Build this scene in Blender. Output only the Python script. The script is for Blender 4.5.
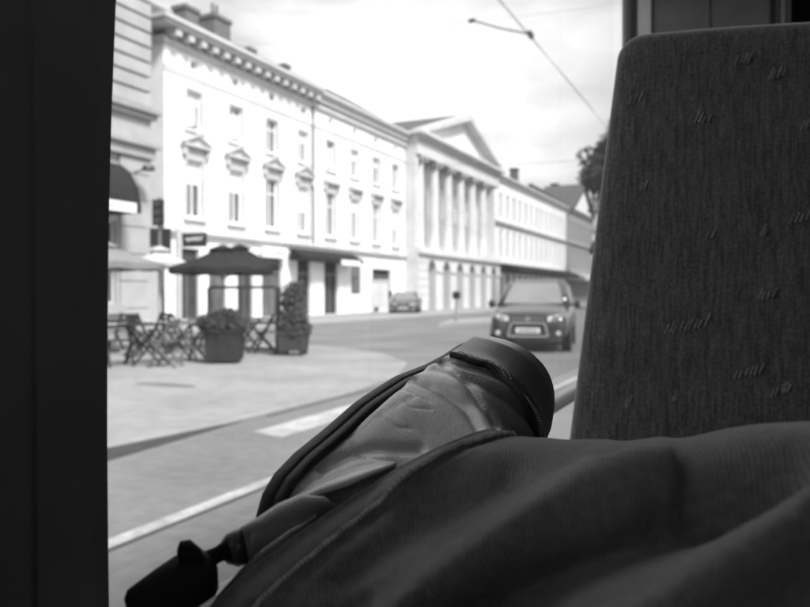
import bpy, bmesh, math, random
from mathutils import Vector, Matrix, noise
random.seed(7)
for o in list(bpy.data.objects): bpy.data.objects.remove(o)
scene = bpy.context.scene
col = scene.collection
R = math.radians

# ------------------------------------------------------------------ camera
F = 740.0                                  # focal length in photo pixels (photo 810 x 607)
CX, CY, HOR = 405.0, 303.5, 294.0
YAW = math.atan(340 / 740)                 # street runs 24.7 degrees right of the view axis
CAMZ = 1.30
cd = bpy.data.cameras.new('camera'); cam = bpy.data.objects.new('camera', cd); col.objects.link(cam)
cam.location = (0, 0, CAMZ)
cam.rotation_euler = (R(90) - math.atan((CY - HOR) / F), 0, YAW)
cd.sensor_width = 36; cd.lens = F / 810 * 36
cd.clip_start = 0.02; cd.clip_end = 3000
cd.dof.use_dof = True; cd.dof.focus_distance = 0.57; cd.dof.aperture_fstop = 9.2
scene.camera = cam
scene.render.resolution_x = 1024; scene.render.resolution_y = 767

# ------------------------------------------------------------------ sky, sun, exposure
SUN_EL, SUN_AZ = 48, 118                   # azimuth from +Y towards +X
w = bpy.data.worlds.new('World'); scene.world = w; w.use_nodes = True
nt = w.node_tree; nt.nodes.clear()
def N(t, **k):
    n = nt.nodes.new(t)
    for a, b in k.items(): setattr(n, a, b)
    return n
out = N('ShaderNodeOutputWorld'); bg = N('ShaderNodeBackground')
sky = N('ShaderNodeTexSky', sky_type='NISHITA', sun_disc=False)
sky.sun_elevation = R(SUN_EL); sky.sun_rotation = R(SUN_AZ); sky.dust_density = 4.0; sky.air_density = 1.0
bw = N('ShaderNodeRGBToBW')
tc = N('ShaderNodeTexCoord'); mp = N('ShaderNodeMapping'); mp.inputs['Scale'].default_value = (1.0, 1.0, 2.6)
mp.inputs['Location'].default_value = (0.35, 0.2, 0.1)
nz = N('ShaderNodeTexNoise'); nz.inputs['Scale'].default_value = 1.9; nz.inputs['Detail'].default_value = 7; nz.inputs['Roughness'].default_value = 0.52
rp = N('ShaderNodeValToRGB'); rp.color_ramp.elements[0].position = 0.38; rp.color_ramp.elements[0].color = (2.6,) * 3 + (1,)
rp.color_ramp.elements[1].position = 0.60; rp.color_ramp.elements[1].color = (7.6,) * 3 + (1,)
mx = N('ShaderNodeMix', data_type='RGBA'); mx.inputs['Factor'].default_value = 0.86
lk = nt.links.new
lk(sky.outputs[0], bw.inputs[0]); lk(tc.outputs['Generated'], mp.inputs[0]); lk(mp.outputs[0], nz.inputs['Vector'])
lk(nz.outputs['Fac'], rp.inputs[0]); lk(bw.outputs[0], mx.inputs['A']); lk(rp.outputs[0], mx.inputs['B'])
lk(mx.outputs['Result'], bg.inputs['Color']); bg.inputs['Strength'].default_value = 0.1
lk(bg.outputs[0], out.inputs[0])
sd = bpy.data.lights.new('sun', 'SUN'); sd.energy = 2.6; sd.angle = R(12); sd.color = (1, 1, 1)
so = bpy.data.objects.new('sun', sd); col.objects.link(so)
so.rotation_euler = Vector((-math.sin(R(SUN_AZ)) * math.cos(R(SUN_EL)), -math.cos(R(SUN_AZ)) * math.cos(R(SUN_EL)), -math.sin(R(SUN_EL)))).to_track_quat('-Z', 'Y').to_euler()
vs = scene.view_settings
vs.view_transform = 'Standard'; vs.look = 'None'; vs.gamma = 1; vs.use_curve_mapping = False; vs.exposure = 1.22
scene.render.engine = 'CYCLES'
scene.cycles.max_bounces = 10; scene.cycles.transparent_max_bounces = 16; scene.cycles.diffuse_bounces = 5

# ------------------------------------------------------------------ pixel helpers (photo pixel -> world)
RT = Vector((math.cos(YAW), math.sin(YAW), 0)); FW = Vector((-math.sin(YAW), math.cos(YAW), 0)); UP = Vector((0, 0, 1))
CAM = Vector((0, 0, CAMZ))
def cw(r, u, z): return CAM + RT * r + UP * u + FW * z
def at(px, py, z): return cw((px - CX) / F * z, (HOR - py) / F * z, z)
def gz(py, h=0.0): return (CAMZ - h) * F / (py - HOR)        # depth of a point on the ground
def ground(px, py, h=0.0): return at(px, py, gz(py, h))
def on_x(px, X):                                             # (Y, depth) where the pixel column meets plane X
    u = (px - CX) / F; d = FW + RT * u; z = X / d.x
    return z * d.y, z
def hgt(py, z): return CAMZ + (HOR - py) / F * z
def to_px(p):
    q = p - CAM; z = q.dot(FW); return CX + F * q.dot(RT) / z, HOR - F * q.dot(UP) / z

# ------------------------------------------------------------------ materials (all neutral: the photograph is black and white)
def mat(name, v, rough=0.7, var=0.15, scale=4.0, bump=0.0, bscale=60.0, metal=0.0, spec=0.5, coat=0.0, var2=0.0, scale2=0.6):
    m = bpy.data.materials.new(name); m.use_nodes = True
    t = m.node_tree; b = t.nodes['Principled BSDF']
    b.inputs['Roughness'].default_value = rough; b.inputs['Metallic'].default_value = metal
    b.inputs['Specular IOR Level'].default_value = spec; b.inputs['Coat Weight'].default_value = coat
    b.inputs['Coat Roughness'].default_value = 0.08
    tc = t.nodes.new('ShaderNodeTexCoord')
    n = t.nodes.new('ShaderNodeTexNoise'); n.inputs['Scale'].default_value = scale; n.inputs['Detail'].default_value = 6
    t.links.new(tc.outputs['Object'], n.inputs['Vector'])
    mr = t.nodes.new('ShaderNodeMapRange'); mr.inputs['From Min'].default_value = 0.3; mr.inputs['From Max'].default_value = 0.7
    mr.inputs['To Min'].default_value = v * (1 - var); mr.inputs['To Max'].default_value = v * (1 + var)
    t.links.new(n.outputs['Fac'], mr.inputs['Value'])
    res = mr.outputs[0]
    if var2:
        n2 = t.nodes.new('ShaderNodeTexNoise'); n2.inputs['Scale'].default_value = scale2; n2.inputs['Detail'].default_value = 5
        t.links.new(tc.outputs['Object'], n2.inputs['Vector'])
        m2 = t.nodes.new('ShaderNodeMapRange'); m2.inputs['From Min'].default_value = 0.35; m2.inputs['From Max'].default_value = 0.65
        m2.inputs['To Min'].default_value = 1 - var2; m2.inputs['To Max'].default_value = 1 + var2
        t.links.new(n2.outputs['Fac'], m2.inputs['Value'])
        mu = t.nodes.new('ShaderNodeMath'); mu.operation = 'MULTIPLY'
        t.links.new(res, mu.inputs[0]); t.links.new(m2.outputs[0], mu.inputs[1]); res = mu.outputs[0]
    t.links.new(res, b.inputs['Base Color'])
    if bump:
        nb = t.nodes.new('ShaderNodeTexNoise'); nb.inputs['Scale'].default_value = bscale; nb.inputs['Detail'].default_value = 4
        t.links.new(tc.outputs['Object'], nb.inputs['Vector'])
        bp = t.nodes.new('ShaderNodeBump'); bp.inputs['Strength'].default_value = bump; bp.inputs['Distance'].default_value = 0.002
        t.links.new(nb.outputs['Fac'], bp.inputs['Height']); t.links.new(bp.outputs[0], b.inputs['Normal'])
    return m
def leather(name, v, rough, bump=0.5):
    m = mat(name, v, rough, 0.3, 22, spec=0.9, coat=0.65)
    m.node_tree.nodes['Principled BSDF'].inputs['Coat Roughness'].default_value = 0.22
    t = m.node_tree; b = t.nodes['Principled BSDF']; tc = t.nodes.new('ShaderNodeTexCoord')
    vo = t.nodes.new('ShaderNodeTexVoronoi'); vo.feature = 'DISTANCE_TO_EDGE'; vo.inputs['Scale'].default_value = 700
    nn = t.nodes.new('ShaderNodeTexNoise'); nn.inputs['Scale'].default_value = 60; nn.inputs['Detail'].default_value = 6
    v2 = t.nodes.new('ShaderNodeTexVoronoi'); v2.feature = 'DISTANCE_TO_EDGE'; v2.inputs['Scale'].default_value = 55
    mp = t.nodes.new('ShaderNodeMapping'); mp.inputs['Scale'].default_value = (1, 1, 2.4)
    ds = t.nodes.new('ShaderNodeMixRGB'); ds.inputs[0].default_value = 0.12
    t.links.new(tc.outputs['Object'], mp.inputs[0]); t.links.new(mp.outputs[0], ds.inputs[1]); t.links.new(nn.outputs['Color'], ds.inputs[2])
    t.links.new(ds.outputs[0], v2.inputs['Vector'])
    cr = t.nodes.new('ShaderNodeValToRGB'); cr.color_ramp.elements[0].position = 0.0; cr.color_ramp.elements[1].position = 0.035
    t.links.new(v2.outputs['Distance'], cr.inputs[0])
    for q in (vo, nn): t.links.new(tc.outputs['Object'], q.inputs['Vector'])
    b1 = t.nodes.new('ShaderNodeBump'); b1.inputs['Strength'].default_value = bump * 1.4; b1.inputs['Distance'].default_value = 0.0009
    b2 = t.nodes.new('ShaderNodeBump'); b2.inputs['Strength'].default_value = bump; b2.inputs['Distance'].default_value = 0.0015
    b3 = t.nodes.new('ShaderNodeBump'); b3.inputs['Strength'].default_value = bump * 0.5; b3.inputs['Distance'].default_value = 0.0006
    t.links.new(vo.outputs['Distance'], b1.inputs['Height']); t.links.new(nn.outputs['Fac'], b2.inputs['Height']); t.links.new(cr.outputs[0], b3.inputs['Height'])
    t.links.new(b1.outputs[0], b2.inputs['Normal']); t.links.new(b2.outputs[0], b3.inputs['Normal']); t.links.new(b3.outputs[0], b.inputs['Normal'])
    return m
def fabric_ribbed(name, v):                                  # denim-like twill: uses the cloth's own UV
    m = mat(name, v, 0.9, 0.18, 240, spec=0.15, var2=0.16, scale2=25)
    t = m.node_tree; b = t.nodes['Principled BSDF']
    b.inputs['Sheen Weight'].default_value = 0.25; b.inputs['Sheen Roughness'].default_value = 0.5
    uv = t.nodes.new('ShaderNodeUVMap')
    wv = t.nodes.new('ShaderNodeTexWave'); wv.inputs['Scale'].default_value = 165; wv.inputs['Distortion'].default_value = 4.0; wv.inputs['Detail'].default_value = 3; wv.bands_direction = 'X'
    nn = t.nodes.new('ShaderNodeTexNoise'); nn.inputs['Scale'].default_value = 300; nn.inputs['Detail'].default_value = 3
    mpd = t.nodes.new('ShaderNodeMapping'); mpd.inputs['Rotation'].default_value = (0, 0, R(52)); t.links.new(uv.outputs[0], mpd.inputs[0]); t.links.new(mpd.outputs[0], wv.inputs['Vector']); t.links.new(uv.outputs[0], nn.inputs['Vector'])
    b1 = t.nodes.new('ShaderNodeBump'); b1.inputs['Strength'].default_value = 0.2; b1.inputs['Distance'].default_value = 0.0012
    b2 = t.nodes.new('ShaderNodeBump'); b2.inputs['Strength'].default_value = 0.4; b2.inputs['Distance'].default_value = 0.0008
    t.links.new(wv.outputs['Fac'], b1.inputs['Height']); t.links.new(nn.outputs['Fac'], b2.inputs['Height'])
    t.links.new(b1.outputs[0], b2.inputs['Normal']); t.links.new(b2.outputs[0], b.inputs['Normal'])
    # wale colour: raised threads are worn paler
    src = b.inputs['Base Color'].links[0].from_socket
    mr = t.nodes.new('ShaderNodeMapRange'); mr.inputs['To Min'].default_value = 0.88; mr.inputs['To Max'].default_value = 1.12
    mu = t.nodes.new('ShaderNodeMath'); mu.operation = 'MULTIPLY'
    t.links.new(wv.outputs['Fac'], mr.inputs['Value']); t.links.new(src, mu.inputs[0]); t.links.new(mr.outputs[0], mu.inputs[1]); t.links.new(mu.outputs[0], b.inputs['Base Color'])
    return m
def moquette(name, v):                                       # seat plush with vertical streaks
    m = mat(name, v, 0.95, 0.1, 40, spec=0.1)
    t = m.node_tree; b = t.nodes['Principled BSDF']
    b.inputs['Sheen Weight'].default_value = 1.0; b.inputs['Sheen Roughness'].default_value = 0.35
    tc = t.nodes.new('ShaderNodeTexCoord'); mp = t.nodes.new('ShaderNodeMapping'); mp.inputs['Scale'].default_value = (260, 100, 10)
    n1 = t.nodes.new('ShaderNodeTexNoise'); n1.inputs['Scale'].default_value = 1; n1.inputs['Detail'].default_value = 5
    n2 = t.nodes.new('ShaderNodeTexNoise'); n2.inputs['Scale'].default_value = 260; n2.inputs['Detail'].default_value = 3
    t.links.new(tc.outputs['Object'], mp.inputs[0]); t.links.new(mp.outputs[0], n1.inputs['Vector']); t.links.new(tc.outputs['Object'], n2.inputs['Vector'])
    mr = t.nodes.new('ShaderNodeMapRange'); mr.inputs['From Min'].default_value = 0.3; mr.inputs['From Max'].default_value = 0.7
    mr.inputs['To Min'].default_value = v * 0.62; mr.inputs['To Max'].default_value = v * 1.38
    t.links.new(n1.outputs['Fac'], mr.inputs['Value'])
    mr2 = t.nodes.new('ShaderNodeMapRange'); mr2.inputs['From Min'].default_value = 0.3; mr2.inputs['From Max'].default_value = 0.7; mr2.inputs['To Min'].default_value = 0.68; mr2.inputs['To Max'].default_value = 1.35
    t.links.new(n2.outputs['Fac'], mr2.inputs['Value'])
    mu = t.nodes.new('ShaderNodeMath'); mu.operation = 'MULTIPLY'; t.links.new(mr.outputs[0], mu.inputs[0]); t.links.new(mr2.outputs[0], mu.inputs[1])
    t.links.new(mu.outputs[0], b.inputs['Base Color'])
    bp = t.nodes.new('ShaderNodeBump'); bp.inputs['Strength'].default_value = 0.5; bp.inputs['Distance'].default_value = 0.0012
    t.links.new(n2.outputs['Fac'], bp.inputs['Height']); t.links.new(bp.outputs[0], b.inputs['Normal'])
    return m
def pane_clear(name):                                        # tram glass: clear, faint reflections, thin film of dust and specks
    m = bpy.data.materials.new(name); m.use_nodes = True; t = m.node_tree; t.nodes.clear()
    o = t.nodes.new('ShaderNodeOutputMaterial'); tr = t.nodes.new('ShaderNodeBsdfTransparent'); gl = t.nodes.new('ShaderNodeBsdfGlossy'); gl.inputs['Roughness'].default_value = 0.02
    lw = t.nodes.new('ShaderNodeLayerWeight'); pw = t.nodes.new('ShaderNodeMath'); pw.operation = 'POWER'; pw.inputs[1].default_value = 5; fr = t.nodes.new('ShaderNodeMath'); fr.operation = 'MULTIPLY_ADD'; fr.inputs[1].default_value = .92; fr.inputs[2].default_value = .05; t.links.new(lw.outputs['Facing'], pw.inputs[0]); t.links.new(pw.outputs[0], fr.inputs[0])
    m1 = t.nodes.new('ShaderNodeMixShader'); t.links.new(fr.outputs[0], m1.inputs[0]); t.links.new(tr.outputs[0], m1.inputs[1]); t.links.new(gl.outputs[0], m1.inputs[2])
    tl = t.nodes.new('ShaderNodeBsdfTranslucent'); tl.inputs['Color'].default_value = (0.85, 0.85, 0.85, 1)
    tc = t.nodes.new('ShaderNodeTexCoord')
    n = t.nodes.new('ShaderNodeTexNoise'); n.inputs['Scale'].default_value = 5; n.inputs['Detail'].default_value = 5
    mr = t.nodes.new('ShaderNodeMapRange'); mr.inputs['To Min'].default_value = 0.018; mr.inputs['To Max'].default_value = 0.045
    vo = t.nodes.new('ShaderNodeTexVoronoi'); vo.inputs['Scale'].default_value = 75
    cr = t.nodes.new('ShaderNodeValToRGB'); cr.color_ramp.elements[0].position = 0.035; cr.color_ramp.elements[0].color = (1, 1, 1, 1)
    cr.color_ramp.elements[1].position = 0.07; cr.color_ramp.elements[1].color = (0, 0, 0, 1)
    n3 = t.nodes.new('ShaderNodeTexNoise'); n3.inputs['Scale'].default_value = 7
    c3 = t.nodes.new('ShaderNodeValToRGB'); c3.color_ramp.elements[0].position = 0.55; c3.color_ramp.elements[1].position = 0.66
    mm = t.nodes.new('ShaderNodeMath'); mm.operation = 'MULTIPLY'
    m4 = t.nodes.new('ShaderNodeMath'); m4.operation = 'MULTIPLY'; m4.inputs[1].default_value = 0.35
    ad = t.nodes.new('ShaderNodeMath'); ad.operation = 'ADD'; ad.use_clamp = True
    for q in (n, vo, n3): t.links.new(tc.outputs['Object'], q.inputs['Vector'])
    t.links.new(n.outputs['Fac'], mr.inputs['Value']); t.links.new(vo.outputs['Distance'], cr.inputs[0]); t.links.new(n3.outputs['Fac'], c3.inputs[0])
    t.links.new(cr.outputs[0], mm.inputs[0]); t.links.new(c3.outputs[0], mm.inputs[1]); t.links.new(mm.outputs[0], m4.inputs[0])
    t.links.new(mr.outputs[0], ad.inputs[0]); t.links.new(m4.outputs[0], ad.inputs[1])
    m2 = t.nodes.new('ShaderNodeMixShader'); t.links.new(ad.outputs[0], m2.inputs[0]); t.links.new(m1.outputs[0], m2.inputs[1]); t.links.new(tl.outputs[0], m2.inputs[2])
    t.links.new(m2.outputs[0], o.inputs[0])
    return m
M = dict(
    asphalt=mat('asphalt', 0.15, 0.9, 0.14, 9, 0.5, 90, var2=0.17, scale2=0.5),
    tar=mat('tar_patch', 0.05, 0.85, 0.2, 6, 0.4, 90, spec=0.12),
    paving=mat('plaza_paving', 0.24, 0.9, 0.12, 5, 0.3, 60, var2=0.14, scale2=0.6),
    sidewalk=mat('sidewalk', 0.28, 0.9, 0.1, 2, 0.3, 60),
    kerb=mat('kerb_stone', 0.3, 0.85, 0.15, 5, 0.4, 50),
    paint=mat('road_paint', 0.34, 0.8, 0.22, 14, 0.3, 80, var2=0.2, scale2=3),
    cover=mat('cast_iron', 0.10, 0.7, 0.3, 40, 0.5, 60),
    rail=mat('rail_steel', 0.3, 0.35, 0.2, 10, metal=0.8),
    plaster=mat('white_plaster', 0.76, 0.9, 0.06, 1.4, 0.2, 30, var2=0.08, scale2=0.3),
    plaster2=mat('off_white_plaster', 0.74, 0.9, 0.05, 0.7, 0.2, 30, var2=0.04, scale2=0.3),
    trim=mat('stucco_trim', 0.5, 0.9, 0.08, 2, 0.2, 30),
    stone=mat('pale_stone', 0.56, 0.9, 0.08, 1.2, 0.3, 25, var2=0.05, scale2=0.4),
    stone_a=mat('grey_ashlar', 0.36, 0.9, 0.1, 1.2, 0.3, 25, var2=0.08, scale2=0.5),
    stone_dark=mat('weathered_stone', 0.32, 0.9, 0.12, 1.5, 0.3, 25, var2=0.08, scale2=0.4),
    shadow_wall=mat('shaded_stucco', 0.3, 0.9, 0.08, 1.2),  # the facade's shadow is put into this wall grey
    roof=mat('roof_tile', 0.11, 0.85, 0.2, 3, 0.6, 12, spec=0.12),
    brick=mat('chimney_brick', 0.15, 0.9, 0.2, 6, 0.4, 30, spec=0.12),
    frame=mat('white_window_frame', 0.7, 0.6, 0.05, 3),
    glass=mat('window_glass', 0.22, 0.12, 0.3, 0.5, spec=0.6),
    glass2=mat('dim_window_glass', 0.10, 0.12, 0.5, 0.8, spec=0.6),
    blind=mat('white_blind', 0.75, 0.8, 0.05, 3),
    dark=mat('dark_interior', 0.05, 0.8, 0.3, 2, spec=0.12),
    shopglass=mat('shop_glass', 0.1, 0.1, 0.5, 0.8, spec=0.6),
    awning=mat('awning_cloth', 0.025, 0.9, 0.2, 3, spec=0.12),
    canvas_dark=mat('dark_parasol_canvas', 0.022, 0.9, 0.2, 4, spec=0.12),
    canvas_grey=mat('grey_parasol_canvas', 0.2, 0.9, 0.1, 4, spec=0.12),
    canvas_white=mat('white_parasol_canvas', 0.45, 0.9, 0.06, 4),
    signdark=mat('dark_sign', 0.022, 0.5, 0.2, 5, spec=0.2),
    signwhite=mat('white_sign', 0.75, 0.6, 0.05, 5),
    polewhite=mat('pale_pole', 0.5, 0.5, 0.08, 5),
    blackmetal=mat('black_metal', 0.03, 0.45, 0.2, 8),
    greymetal=mat('grey_metal', 0.18, 0.45, 0.15, 8, metal=0.4),
    wood=mat('weathered_wood', 0.12, 0.75, 0.25, 9, 0.3, 40, spec=0.12),
    wooddark=mat('dark_wood', 0.03, 0.7, 0.25, 9, 0.3, 40, spec=0.12),
    planter=mat('dark_planter', 0.028, 0.7, 0.2, 6, spec=0.12),
    planter2=mat('grey_planter', 0.05, 0.7, 0.2, 6, spec=0.12),
    leaf=mat('leaf', 0.05, 0.7, 0.4, 3, spec=0.12),
    leaf2=mat('pale_leaf', 0.07, 0.7, 0.4, 3, spec=0.12),
    bark=mat('bark', 0.08, 0.9, 0.3, 12, 0.6, 40, spec=0.12),
    wire=mat('overhead_wire', 0.06, 0.5, 0.1, 5),
    carpaint=mat('dark_car_paint', 0.022, 0.3, 0.08, 2, coat=0.8),
    carpaint2=mat('grey_car_paint', 0.04, 0.3, 0.08, 2, coat=0.8),
    carglass=mat('car_glass', 0.2, 0.05, 0.1, 2, spec=0.9),
    plastic=mat('black_plastic', 0.03, 0.6, 0.1, 8),
    chrome=mat('chrome', 0.6, 0.2, 0.05, 5, metal=1.0),
    lamp=mat('headlight_glass', 0.55, 0.08, 0.2, 20, spec=0.9),
    tyre=mat('tyre', 0.025, 0.85, 0.2, 20),
    tramdark=mat('dark_window_rubber', 0.028, 0.6, 0.1, 12, 0.1, 120),
    trimdark=mat('dark_tram_trim', 0.085, 0.75, 0.1, 14, 0.2, 160),
    pillar=mat('charcoal_pillar', 0.24, 0.75, 0.1, 14, 0.2, 160),
    trimmid=mat('grey_partition', 0.18, 0.6, 0.1, 14, 0.2, 160),
    tramgrey=mat('grey_tram_pillar', 0.6, 0.55, 0.06, 14, 0.15, 160),
    tramwall=mat('tram_wall', 0.2, 0.6, 0.08, 6, 0.1, 160),
    tramlight=mat('pale_tram_sill', 0.85, 0.5, 0.05, 10, 0.1, 160),
    tramfloor=mat('tram_floor', 0.05, 0.8, 0.25, 120),
    tramceil=mat('tram_ceiling', 0.2, 0.7, 0.05, 4),
    moquette=moquette('seat_moquette', 0.07),
    fleck=moquette('seat_fleck', 0.15),
    denim=fabric_ribbed('ribbed_denim', 0.14),
    thread=mat('seam_thread', 0.5, 0.9, 0.3, 200),
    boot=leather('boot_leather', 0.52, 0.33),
    vamp=leather('shaded_vamp_leather', 0.10, 0.38),  # darker tone paints in the shade where the leather turns away
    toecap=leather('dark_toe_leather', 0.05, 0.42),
    sole=mat('boot_sole', 0.035, 0.6, 0.2, 40, 0.3, 200),
    strapleather=leather('strap_leather', 0.22, 0.4),
    pale_leather=leather('pale_leather_edge', 0.75, 0.5),
    rubber=mat('black_rubber', 0.012, 0.8, 0.2, 60, 0.4, 300),
    glasspane=pane_clear('tram_glass'),
)

# ------------------------------------------------------------------ mesh helpers
class MB:
    def __init__(s, off=(0, 0, 0)): s.v = []; s.f = []; s.o = Vector(off); s.uv = None
    def add(s, vs, fs):
        n = len(s.v); s.v += [Vector(p) - s.o for p in vs]; s.f += [tuple(i + n for i in f) for f in fs]; return s
    def box(s, x0, x1, y0, y1, z0, z1):
        x0, x1 = sorted((x0, x1)); y0, y1 = sorted((y0, y1)); z0, z1 = sorted((z0, z1))
        return s.add([(x, y, z) for x in (x0, x1) for y in (y0, y1) for z in (z0, z1)],
                     [(0, 1, 3, 2), (4, 6, 7, 5), (0, 4, 5, 1), (2, 3, 7, 6), (0, 2, 6, 4), (1, 5, 7, 3)])
    def prism(s, pts, vec):                         # polygon swept along vec
        n = len(pts); vec = Vector(vec); a = [Vector(p) for p in pts]
        return s.add(a + [p + vec for p in a], [tuple(range(n))[::-1], tuple(range(n, 2 * n))] + [(i, (i + 1) % n, n + (i + 1) % n, n + i) for i in range(n)])
    def loft(s, rings, closed=True, cap=True):
        n = len(rings[0]); fs = []; vs = [p for r in rings for p in r]
        for i in range(len(rings) - 1):
            for j in range(n if closed else n - 1):
                k = (j + 1) % n; fs.append((i * n + j, i * n + k, (i + 1) * n + k, (i + 1) * n + j))
        if cap and closed: fs += [tuple(range(n))[::-1], tuple(range((len(rings) - 1) * n, len(rings) * n))]
        return s.add(vs, fs)
    def tube(s, pts, r, seg=8, cap=True):
        pts = [Vector(p) for p in pts]; rings = []; pu = None
        for i, p in enumerate(pts):
            d = (pts[min(i + 1, len(pts) - 1)] - pts[max(i - 1, 0)]).normalized()
            u = d.orthogonal().normalized() if pu is None else (pu - d * pu.dot(d)).normalized()
            pu = u; v = d.cross(u); rr = r[i] if isinstance(r, (list, tuple)) else r
            rings.append([p + (u * math.cos(a) + v * math.sin(a)) * rr for a in [2 * math.pi * k / seg for k in range(seg)]])
        return s.loft(rings, True, cap)
    def bar(s, a, b, w=0.03, h=0.03, up=(0, 0, 1)):
        a, b = Vector(a), Vector(b); d = (b - a).normalized(); upv = Vector(up)
        x = d.cross(upv)
        if x.length < 1e-4: x = d.cross(Vector((1, 0, 0)))
        x.normalize(); y = x.cross(d)
        return s.loft([[p + x * w / 2 * i + y * h / 2 * j for i, j in ((-1, -1), (1, -1), (1, 1), (-1, 1))] for p in (a, b)])
    def lathe(s, prof, c=(0, 0, 0), seg=16, axis='z'):
        c = Vector(c); rings = []
        for r, z in prof:
            ring = []
            for k in range(seg):
                a = 2 * math.pi * k / seg; p = (r * math.cos(a), r * math.sin(a), z)
                if axis == 'x': p = (p[2], p[0], p[1])
                if axis == 'y': p = (p[0], p[2], p[1])
                ring.append(c + Vector(p))
            rings.append(ring)
        return s.loft(rings)
    def mesh(s, name, m, smooth=False):
        me = bpy.data.meshes.new(name); me.from_pydata([tuple(v) for v in s.v], [], s.f)
        bm = bmesh.new(); bm.from_mesh(me); bmesh.ops.recalc_face_normals(bm, faces=bm.faces); bm.to_mesh(me); bm.free()
        me.materials.append(M[m] if isinstance(m, str) else m)
        if smooth: me.shade_smooth()
        return me
    def build(s, name, m, parent=None, smooth=False, auto=None, bevel=0, sub=0):
        o = bpy.data.objects.new(name, s.mesh(name, m, smooth or auto is not None)); col.objects.link(o); o.parent = parent
        if auto is not None: o.data.set_sharp_from_angle(angle=R(auto))
        if bevel:
            b = o.modifiers.new('bevel', 'BEVEL'); b.width = bevel; b.segments = 2; b.limit_method = 'ANGLE'
        if sub:
            b = o.modifiers.new('sub', 'SUBSURF'); b.levels = sub; b.render_levels = sub
        return o
def link(me, name, parent=None, loc=(0, 0, 0), rz=0):
    o = bpy.data.objects.new(name, me); col.objects.link(o); o.parent = parent; o.location = loc; o.rotation_euler = (0, 0, rz); return o
def tag(o, label=None, cat=None, group=None, kind=None):
    for k, v in (('label', label), ('category', cat), ('group', group), ('kind', kind)):
        if v: o[k] = v
    return o
def thing(name, label, cat, loc=(0, 0, 0), rz=0, group=None):
    o = bpy.data.objects.new(name, None); col.objects.link(o); o.location = loc; o.rotation_euler = (0, 0, rz); o.empty_display_size = 0.1
    return tag(o, label, cat, group)
def copy_tree(o, parent=None):
    c = o.copy(); col.objects.link(c); c.parent = parent
    for ch in list(o.children): copy_tree(ch, c)
    return c
def lerp(a, b, t): return a + (b - a) * t
def interp(tab, x):
    if x <= tab[0][0]: return tab[0][1]
    for (a, va), (b, vb) in zip(tab, tab[1:]):
        if x <= b: return lerp(va, vb, (x - a) / (b - a))
    return tab[-1][1]

# ------------------------------------------------------------------ ground, roads, pavements
def sheet(name, pts, z, m, depth=None):
    mb = MB()
    if depth: mb.prism([(x, y, z - depth) for x, y in pts], (0, 0, depth))
    else: mb.add([(x, y, z) for x, y in pts], [tuple(range(len(pts)))])
    return tag(mb.build(name, m), kind='structure')
PH = 0.025
sheet('road', [(-400, -300), (400, -300), (400, 700), (-400, 700)], 0.0, 'asphalt')
edge = [(-5.1, -40), (-5.1, 4.0), (-4.85, 6.0), (-4.85, 8.5), (-5.1, 10.5), (-5.9, 12.6), (-7.2, 14.2), (-8.8, 15.3), (-11, 16.2), (-14, 16.9), (-24, 17.2)]
sheet('plaza_pavement', edge + [(-60, 17.2), (-60, -40)], PH, 'paving', PH + .04)
def kerb(name, pts, wdt, z, side=1, km='kerb'):
    mb = MB(); n = len(pts); L = []
    for i, p in enumerate(pts):
        a = Vector(pts[max(i - 1, 0)]); b = Vector(pts[min(i + 1, n - 1)]); d = (b - a).normalized(); L.append(Vector((d.y, -d.x)) * wdt * side)
    rings = []
    for p, q in zip(pts, L):
        rings.append([(p[0], p[1], -0.05), (p[0] + q.x, p[1] + q.y, -0.05), (p[0] + q.x, p[1] + q.y, z - 0.02), (p[0] + q.x * 0.85, p[1] + q.y * 0.85, z), (p[0], p[1], z)])
    mb.loft(rings); return tag(mb.build(name, km), kind='structure')
kerb('plaza_kerb', edge, 0.14, PH + .005, 1, 'paving')
sw = [(-17.0, 18.8), (-17.0, 160), (-60, 160), (-60, 18.8)]
sheet('sidewalk', sw, 0.10, 'sidewalk', 0.14)
kerb('sidewalk_kerb', [(-17.0, 18.8), (-17.0, 160)], 0.16, 0.106)
isl = [ground(px, py) for px, py in ((438, 327), (500, 322), (500, 319), (450, 322))]
sheet('traffic_island', [(p.x, p.y) for p in isl], 0.11, 'sidewalk', 0.15)
# painted line beside the next track, with a slight bend
ln = [(-3.0, -6), (-3.0, 4.3), (-2.75, 6.5), (-2.4, 9.5), (-2.3, 14), (-2.25, 60)]
mb = MB(); mb.loft([[(x - .055, y, .004), (x + .055, y, .004)] for x, y in ln], closed=False); tag(mb.build('lane_line', 'paint'), kind='structure')
mb = MB(); mb.loft([[(x + .075, y, .004), (x + .095, y, .004)] for x, y in ln], closed=False); tag(mb.build('rail_groove', 'tar'), kind='structure')
for i, y0 in enumerate((5.72, 14.5, 23, 32)):
    mb = MB(); mb.add([(-4.2, y0, .004), (-3.8, y0 - .12, .004), (-3.8, y0 + 2.0, .004), (-4.2, y0 + 2.1, .004)], [(0, 1, 2, 3)])
    if i == 0: tag(mb.build('lane_dash', 'paint'), kind='structure')
mb = MB(); mb.add([(-4.94, -10, .004), (-4.48, -10, .004), (-4.5, 4.3, .004), (-4.6, 5.5, .004), (-4.66, 6.2, .004), (-4.94, 4.0, .004)], [tuple(range(6))]); tag(mb.build('gutter_patch', 'tar'), kind='structure')
mb = MB(); mb.add([(-4.62, 6.5, .004), (-4.58, 6.5, .004), (-4.6, 30, .004), (-4.64, 30, .004)], [(0, 1, 2, 3)]); tag(mb.build('asphalt_joint', 'tar'), kind='structure')
mb = MB(); mb.add([(-4.5, 7.3, .0045), (-3.9, 9.4, .0045), (-4.3, 13, .0045), (-4.55, 9, .0045)], [(0, 1, 2, 3)])
p = ground(165, 385, PH); mb = MB()
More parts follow.
